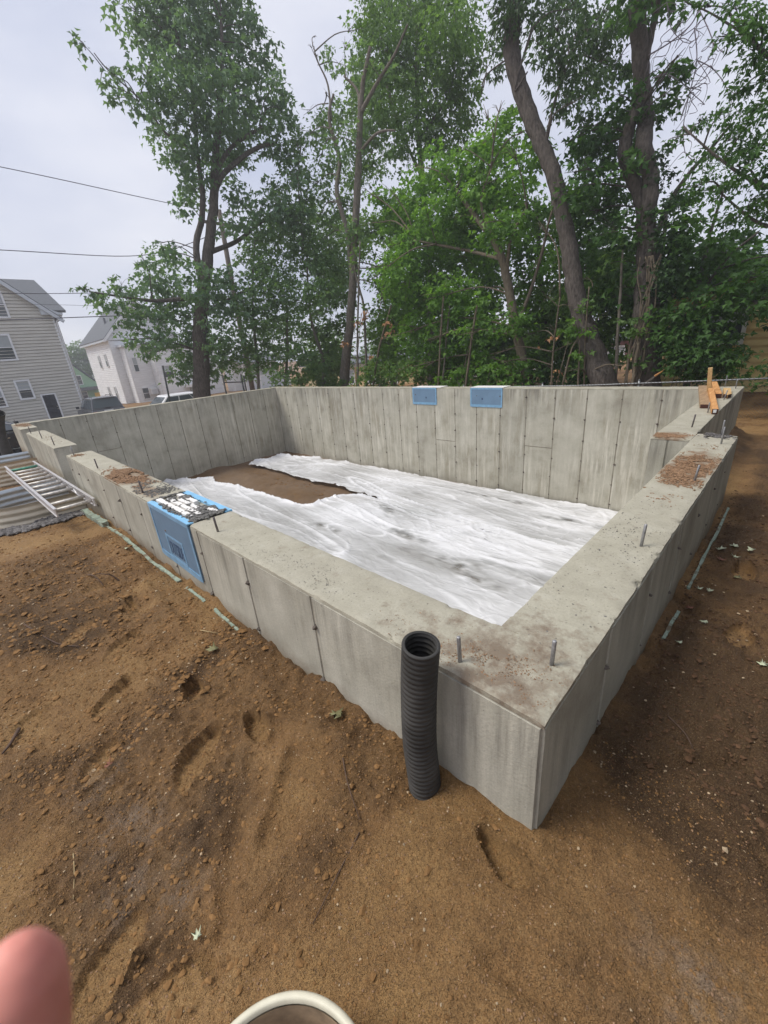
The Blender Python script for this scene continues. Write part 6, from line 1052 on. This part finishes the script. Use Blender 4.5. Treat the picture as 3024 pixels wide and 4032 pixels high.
# ------------------------------------------------------------------ trees
LT = np.array([(0, 0, 0), (-.52, .34, .10), (-.20, .52, .02), (0, 1, -.16), (.20, .52, .02), (.52, .34, .10)])
LF = np.array([(0, 5, 4), (0, 4, 3), (0, 3, 2), (0, 2, 1)])
def leaves(clumps, size, aspect, lai, droop=.5, spray=.26, seed=1, fl=.85):
    g = np.random.default_rng(seed); V = []; T = []
    P = []; S = []; O = []; TN = []
    for cx_, cy_, cz_, r in clumps:
        r *= 1.12; n = int(lai * math.pi * r * r / (.42 * size * size * aspect)); ns = max(3, n // 9); c = np.array((cx_, cy_, cz_)); tn = g.random()
        d = g.normal(size=(ns, 3)); d /= np.linalg.norm(d, axis=1)[:, None]; sc = c + d * (g.random((ns, 1)) ** .42) * r * np.array((1, 1, fl)) * (1 + .25 * (g.random((ns, 1)) - .3))
        sn = g.random(ns); k = g.integers(0, ns, n); sp = min(spray, r * .6)
        off = g.normal(size=(n, 3)) * np.array((sp, sp, sp * .35)) * .62; off[:, 2] -= .35 * (off[:, 0] ** 2 + off[:, 1] ** 2) / max(sp, .05) * droop
        P.append(sc[k] + off); O.append((sc[k] - c) / max(r, .1) * .6 + off / max(sp, .05) * .5); S.append(np.full(n, 1.0) * size * (.55 + .75 * g.random(n))); TN.append(np.clip(.30 * tn + .30 * sn[k] + .42 * g.random(n) - .02, 0, 1))
    P = np.concatenate(P); O = np.concatenate(O); S = np.concatenate(S); TN = np.concatenate(TN); n = len(P)
    t = O * np.array((1, 1, .3)) + g.normal(size=(n, 3)) * .55; t[:, 2] -= droop * (.5 + .8 * g.random(n)); t /= np.linalg.norm(t, axis=1)[:, None]
    up = np.array((0, 0, 1.0)) + g.normal(size=(n, 3)) * .42; rt = np.cross(t, up); rt /= np.maximum(np.linalg.norm(rt, axis=1)[:, None], 1e-6); nm = np.cross(rt, t)
    q = LT[None] * S[:, None, None]; W = P[:, None] + q[..., 0:1] * aspect * rt[:, None] + q[..., 1:2] * t[:, None] + q[..., 2:3] * nm[:, None]
    F = (LF[None] + (np.arange(n) * 6)[:, None, None]).reshape(-1, 3); return W.reshape(-1, 3), F, np.repeat(TN, 6)
def wobble(pts, rad, k=5, amp=.07):
    P, R_ = catmull(pts, rad, k); out = []
    for i, (p, r) in enumerate(zip(P, R_)): out.append((p[0] + r * amp * math.sin(i * 1.7 + p[2]), p[1] + r * amp * math.cos(i * 1.3), p[2] + 0)); 
    return out, [r * (1 + .025 * math.sin(i * 2.1)) for i, r in enumerate(R_)]
EXTRA = [(4.2, 7.5, 3.0, 1.3), (5.0, 5.5, 3.6, 1.4), (4.4, 8.8, 4.6, 1.3), (6.0, 7.0, 5.2, 1.5), (5.4, 9.2, 2.2, 1.2), (6.2, 4.6, 2.2, 1.3), (6.6, 6.2, 1.2, 1.2), (7.0, 3.6, 3.6, 1.3), (6.0, 9.0, 6.4, 1.4), (7.2, 5.4, 5.4, 1.4), (7.0, 3.2, 1.4, 1.2), (4.6, 9.8, 1.0, 1.0)]   # unseen clumps added to shade the right wall and soil
RS = dict(maple_left=.6, pole_tree=.95, ivy_tree=.9, right_tree=.8, leaning_trunk=.92, bright_maple=.9)
YO = dict(understory=1.5, bright_maple=.75, pole_tree=.6, ivy_tree=.5, leaning_trunk=.4, maple_left=0)   # crowns hang a little behind the trunks

def build_tree(key, name, label, cat, leafmat, barkmat, size, aspect, lai, droop=.5, group=None, base_z=-1.3, twigs=True, seed=3, spray=.26):
    d = TREES[key]; tr = d['trunks']; b0 = tr[0][0] if tr else d['crown'][0]
    r = tag(empty(name, (b0[0], b0[1], base_z)), label, cat, group)
    for i, path in enumerate(tr):
        pts = [p[:3] for p in path]; rad = [p[3] * RS.get(key, .7) for p in path]
        if i == 0 or pts[0][2] < .0:
            dx = (pts[0][0] - pts[1][0]); dy = pts[0][1] - pts[1][1]; dz = max(.2, pts[1][2] - pts[0][2]); t = (pts[0][2] - base_z) / dz
            pts = [(pts[0][0] + dx * t * .6, pts[0][1] + dy * t * .6, base_z)] + pts; rad = [rad[0] * 1.35] + rad
        rng = random.Random(seed + i); pts = [(x, y + (rng.uniform(-.25, .25) if 0 < j else 0) * (i > 0), z) for j, (x, y, z) in enumerate(pts)]
        P, R_ = wobble(pts, rad); MB().tube(P, R_, 14 if rad[0] > .1 else 8).build('trunk' if i == 0 else 'limb', M[barkmat], r)
    if twigs and tr:
        nodes = np.array([p for path in tr for p in catmull([q[:3] for q in path], [1] * len(path), 4)[0]]); b = MB(); rng = random.Random(seed)
        for cx_, cy_, cz_, cr in d['crown']:
            c = np.array((cx_, cy_, cz_)); dd = np.linalg.norm(nodes - c, axis=1) + 1.2 * np.maximum(0, nodes[:, 2] - c[2] + .25 * cr); k = int(np.argmin(dd)); a = nodes[k]
            if np.linalg.norm(a - c) > 6: continue
            L = np.linalg.norm(c - a); m = (a + c) / 2 + np.array((rng.uniform(-.1, .1) * L, rng.uniform(-.1, .1) * L, .10 * L)); r0 = .010 + .009 * min(L, 3)
            P, R_ = catmull([a, m, c, c + (c - m) * .45], [r0, r0 * .7, r0 * .4, .004], 4); b.tube(P, R_, 5)
            for q in range(4):
                e = c + np.array((rng.uniform(-1, 1), rng.uniform(-1, 1), rng.uniform(-.4, .8))) * cr * .9; b.tube([tuple(m * .35 + c * .65), tuple((c + e) / 2 + np.array((0, 0, .05 * cr))), tuple(e)], [r0 * .4, r0 * .25, .003], 4)
        o = b.build('branches', M[barkmat], r); o['kind'] = 'stuff'
    d['crown'] = [(x, y + YO.get(key, 0), z, r_c) for x, y, z, r_c in d['crown']]; CR = d['crown'] + (EXTRA if key == 'right_tree' else [])
    v, f, t = leaves(CR, size, aspect, lai, droop, spray, seed); o = link('crown', bm_mesh('crown', v, f, M[leafmat], False, dict(tone=t)), r); o['kind'] = 'stuff'; return r, len(f)
TOT = 0
for a in (('maple_left', 'maple_tree', 'tall blue-green maple leaning over beyond the left wall, the leftmost big tree', 'tree', 'leaf_left', 'bark_dark', .18, 1.0, 2.05, .8, None, -1.7),
          ('bush_left', 'bushy_tree', 'low bushy green tree filling the space right of the left maple trunk', 'tree', 'leaf_pale', 'bark_grey', .155, 1.0, 2.8, .5, None, -1.5),
          ('pole_tree', 'maple_tree', 'slender tree with a straight grey trunk behind the far left corner', 'tree', 'leaf_pale', 'bark_grey', .145, .95, 2.2, .7, None, -1.2),
          ('tall_maple', 'maple_tree', 'very tall maple whose drooping crown tops the middle of the tree row', 'tree', 'leaf_mid', 'bark_grey', .145, .85, 2.7, .9, None, -1.2),
          ('bright_maple', 'maple_tree', 'bright green maple with a crooked tan trunk leaning left, in the middle of the row', 'tree', 'leaf_bright', 'bark_tan', .145, 1.05, 3.5, .5, None, -1.2),
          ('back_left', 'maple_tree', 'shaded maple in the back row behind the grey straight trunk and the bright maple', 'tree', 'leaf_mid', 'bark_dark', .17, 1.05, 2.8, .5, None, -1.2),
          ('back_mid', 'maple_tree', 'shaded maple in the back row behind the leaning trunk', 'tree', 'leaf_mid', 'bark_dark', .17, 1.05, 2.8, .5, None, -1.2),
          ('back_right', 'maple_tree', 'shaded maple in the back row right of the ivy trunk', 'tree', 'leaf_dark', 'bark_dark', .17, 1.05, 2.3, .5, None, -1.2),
          ('understory', 'young_maple', 'low young maple foliage between the crooked tan trunk and the thick leaning trunk', 'tree', 'leaf_mid', 'bark_tan', .145, 1.05, 3.2, .45, None, -1.2),
          ('leaning_trunk', 'ash_tree', 'tall tree with a thick rough bare trunk leaning left', 'tree', 'leaf_ash', 'bark_dark', .13, .6, 2.4, .95, None, -1.2),
          ('ivy_tree', 'maple_tree', 'thick forked trunk overgrown with ivy, right of the leaning trunk', 'tree', 'leaf_dark', 'bark_dark', .145, 1.0, 3.2, .5, None, -1.2),
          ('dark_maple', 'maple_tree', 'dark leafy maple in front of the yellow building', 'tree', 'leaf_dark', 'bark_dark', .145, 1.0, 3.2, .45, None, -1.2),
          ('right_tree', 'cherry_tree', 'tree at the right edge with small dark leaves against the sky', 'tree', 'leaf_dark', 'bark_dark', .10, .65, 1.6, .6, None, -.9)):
    r_, n_ = build_tree(*a, seed=sum(map(ord, a[0]))); TOT += n_
d = TREES['ivy']; iv = tag(empty('ivy', (-2.6, 11.2, -.5)), 'ivy climbing the right side of the thick forked trunk', 'ivy')
v, f, t = leaves(d['crown'], .09, 1.1, 2.2, .6, .16, 9); link('leaves', bm_mesh('leaves', v, f, M['leaf_ivy'], False, dict(tone=t)), iv)['kind'] = 'stuff'
b = MB(); rg = random.Random(4)
for k in range(9):
    x0 = -2.62 + rg.uniform(-.22, .3); P = [(x0 + .05 * math.sin(j * 1.3 + k) + .012 * j * rg.uniform(-1, 1), 11.09 + .012 * abs(x0 + 2.5), -.9 + j * .42) for j in range(9)]; P, R_ = catmull(P, [.014] * 9, 4); b.tube(P, R_, 5)
b.build('stems', M['bark_tan'], iv)
vn = tag(empty('hanging_vine', (-2, 11.3, 6)), 'tangle of bare pale vines hanging against the sky at the upper right', 'vine'); b = MB()
for path in VINES: P, R_ = catmull([p[:3] for p in path], [p[3] * 1.1 for p in path], 7); b.tube(P, R_, 5)
rg = random.Random(8)
for path in VINES:
    for k in range(7):
        p = Vector(path[rg.randrange(len(path))][:3]); q = [p]
        for j in range(4): q.append(q[-1] + Vector((rg.uniform(-.22, .22), rg.uniform(-.15, .15), rg.uniform(-.25, .06))))
        P, R_ = catmull([tuple(z) for z in q], [.008, .007, .006, .005, .004], 3); b.tube(P, R_, 4)
b.build('stems', M['vine'], vn)
SLAB = ['thin bare sapling stem just right of the grey straight trunk', 'thin sapling stem leaning right, second from the grey straight trunk', 'thin upright sapling stem left of the narrower far wall blue panel top', 'thin sapling stem rising from behind the narrower blue panel on the far wall', 'pale sapling stem leaning right, between the two far wall blue panels', 'faint thin sapling behind the pale leaning sapling', 'straight grey sapling just right of the leaning trunk base', 'short sapling leaning right beside the ivy trunk', 'thicker short sapling left of the foot of the ivy trunk', 'tall whip-thin sapling crossing in front of the grey straight trunk', 'dark thin sapling left of the leaning trunk base', 'thin sapling leaning right, right of the crooked tan trunk']
for k, path in enumerate(SAPLINGS):
    pts = [p[:3] for p in path]; rad = [p[3] for p in path]; pts[0] = (pts[0][0], pts[0][1], -1.1); r_ = tag(empty('sapling', pts[0]), SLAB[k], 'sapling', 'saplings behind the far wall')
    P, R_ = wobble(pts, rad, 5, .2); MB().tube(P, R_, 7).build('stem', M['bark_tan'] if k % 3 else M['bark_grey'], r_)
    cl = [(pts[-1][0] + random.uniform(-.2, .2), pts[-1][1], pts[-1][2] + random.uniform(-.3, .3), .22) for _ in range(2)] + [(P[len(P) // 2][0] + .15, P[len(P) // 2][1], P[len(P) // 2][2], .16)]
    v, f, t = leaves(cl, .13, 1.05, 1.3, .5, .2, k + 60); link('leaves', bm_mesh('leaves', v, f, M['leaf_bright' if k in (2, 3, 4, 11) else 'leaf_mid'], False, dict(tone=t)), r_)['kind'] = 'stuff'
db = tag(empty('dead_sapling', (-13.4, 10.6, -1)), 'dead sapling with hanging brown leaves near the grey straight trunk', 'sapling'); MB().tube([(-12.6, 10.6, -1.1), (-12.3, 10.6, .6), (-11.8, 10.6, 2.25)], [.025, .02, .01], 6).build('stem', M['bark_tan'], db)
v, f, t = leaves(DEAD1, .14, .6, 1.3, 1.3, .12, 77); link('leaves', bm_mesh('leaves', v, f, M['dead_leaf'], False), db)['kind'] = 'stuff'
db = tag(empty('dead_twig', (-4, 10.6, -1)), 'bare twig with a few orange dead leaves left of the leaning trunk', 'twig'); MB().tube([(-4.6, 10.6, -1.1), (-4.3, 10.6, .3), (-4.2, 10.6, .8)], [.015, .012, .006], 6).build('stem', M['bark_tan'], db)
v, f, t = leaves(DEAD2, .13, .8, .9, 1.0, .08, 78); link('leaves', bm_mesh('leaves', v, f, M['dead_leaf'], False), db)['kind'] = 'stuff'
for k, (x_, y_, hh) in enumerate(((4.6, .2, 5.5), (5.2, 3.2, 6.5), (4.9, 6.4, 7.0))):  # out-of-view trees added to block sky light from the right
    gg = random.Random(90 + k); cl = [(x_ + gg.uniform(-1.0, 1.4), y_ + gg.uniform(-1.7, 1.7), .0 + (hh - .6) * ((q + .5) / 26) + gg.uniform(-.3, .3), gg.uniform(.7, 1.05)) for q in range(26)]
    TREES['row%d' % k] = dict(crown=cl, trunks=[[(x_, y_, -.6, .14), (x_ + .1, y_ + .1, 1.5, .12), (x_, y_, 3.5, .08), (x_ + .1, y_, hh - .8, .03)]])
    build_tree('row%d' % k, 'dense_tree', ['dense dark tree nearest on the right boundary of the lot', 'dense dark tree in the middle of the right boundary', 'dense dark tree at the far end of the right boundary'][k], 'tree', 'leaf_dark', 'bark_dark', .30, 1.0, 3.0, .5, 'trees along the right boundary', -.8, seed=90 + k, spray=.4)
# weeds and hedge along the fence, closing the foot of the tree row
def shrub(label, x0, x1, y, z0, z1, mat, n, size=.13, seed=5):
    g = random.Random(seed); cl = [(g.uniform(x0, x1), y + g.uniform(-.5, .5), z0 + (z1 - z0) * g.random() ** 1.3, g.uniform(.22, .42)) for _ in range(n)]; r_ = tag(empty('shrub', ((x0 + x1) / 2, y, -1.1)), label, 'shrub', 'shrubs along the fence')
    b = MB()
    for k in range(max(4, n // 3)): c = cl[k]; xb = c[0] + g.uniform(-.3, .3); P, R_ = catmull([(xb, y, -1.1), ((xb + c[0]) / 2, c[1], (c[2] - 1.1) / 2), (c[0], c[1], c[2] + .1)], [.014, .010, .005], 4); b.tube(P, R_, 5)
    b.build('stems', M['bark_tan'], r_); v, f, t = leaves(cl, size, 1.0, 1.8, .5, .22, seed); link('leaves', bm_mesh('leaves', v, f, M[mat], False, dict(tone=t)), r_)['kind'] = 'stuff'
shrub('low green shrub behind the far wall left of the narrower blue panel', -12.2, -8.6, 10.9, -.8, .35, 'leaf_mid', 26, seed=21)
shrub('dark green shrub behind the far wall below the bright maple', -8.6, -5.4, 10.9, -.8, .35, 'leaf_bright', 24, seed=22)
shrub('dark shrub in the gap between the crooked trunk and the leaning trunk', -5.3, -3.4, 11.6, -.8, .5, 'leaf_dark', 18, seed=23)
shrub('brown and green thicket behind the far left corner', -18.5, -13.6, 11.3, -1.1, .15, 'leaf_mid', 26, seed=24)
shrub('dark shrub hanging over the fence by the wood offcuts', -1.9, -.8, 11.0, .05, 1.0, 'leaf_dark', 14, .11, seed=25)
shrub('dark vine covered shrub at the right end of the fence', .05, 1.6, 10.3, -.7, .5, 'leaf_dark', 14, .11, seed=26)
ft = tag(empty('far_tree', (-110, 19, -3)), 'distant dark green tree showing between the beige house and the white house', 'tree')
MB().tube([(-110, 19, -3), (-110, 19, 3)], [.4, .3], 8).build('trunk', M['bark_dark'], ft); v, f, t = leaves([(-110, 17.5, 4.8, 2.2), (-110, 19.6, 5.2, 2.2), (-110, 21.5, 5.6, 2.3), (-110, 23.5, 5.0, 2.4), (-110, 18, 2.4, 2.5), (-110, 20.3, 3.0, 2.6), (-110, 22.4, 2.6, 2.6), (-110, 21, .4, 2.6), (-110, 24.5, 2.5, 2.6), (-110, 16, 3.0, 2)], .42, 1, 2.4, .5, .7, 41); link('crown', bm_mesh('crown', v, f, M['leaf_mid'], False, dict(tone=t)), ft)['kind'] = 'stuff'
g = random.Random(33)
def wood_mass(name, label, spots, mat, seed):
    gg = random.Random(seed); cl = []
    for x, y, h in spots:
        for k in range(9): cl.append((x + gg.uniform(-3, 3), y + gg.uniform(-3, 3), -2 + h * gg.random(), gg.uniform(1.0, 1.9)))
    v, f, t = leaves(cl, .5, 1, 1.6, .5, .7, seed); o = link(name, bm_mesh(name, v, f, M[mat], False, dict(tone=t))); tag(o, label, None, None, 'stuff')
wood_mass('far_trees', 'far trees beyond the houses behind the row', [(-30 + 5.2 * k, 44 + 4 * math.sin(k * 2.1), 3.6) for k in range(12)] + [(28 + 5 * k, 30 - 3 * k, 6) for k in range(5)] + [(-60 + 6 * k, 60, 4) for k in range(7)], 'leaf_mid', 51)
print('tree tris', TOT, 'objects', len(bpy.data.objects))
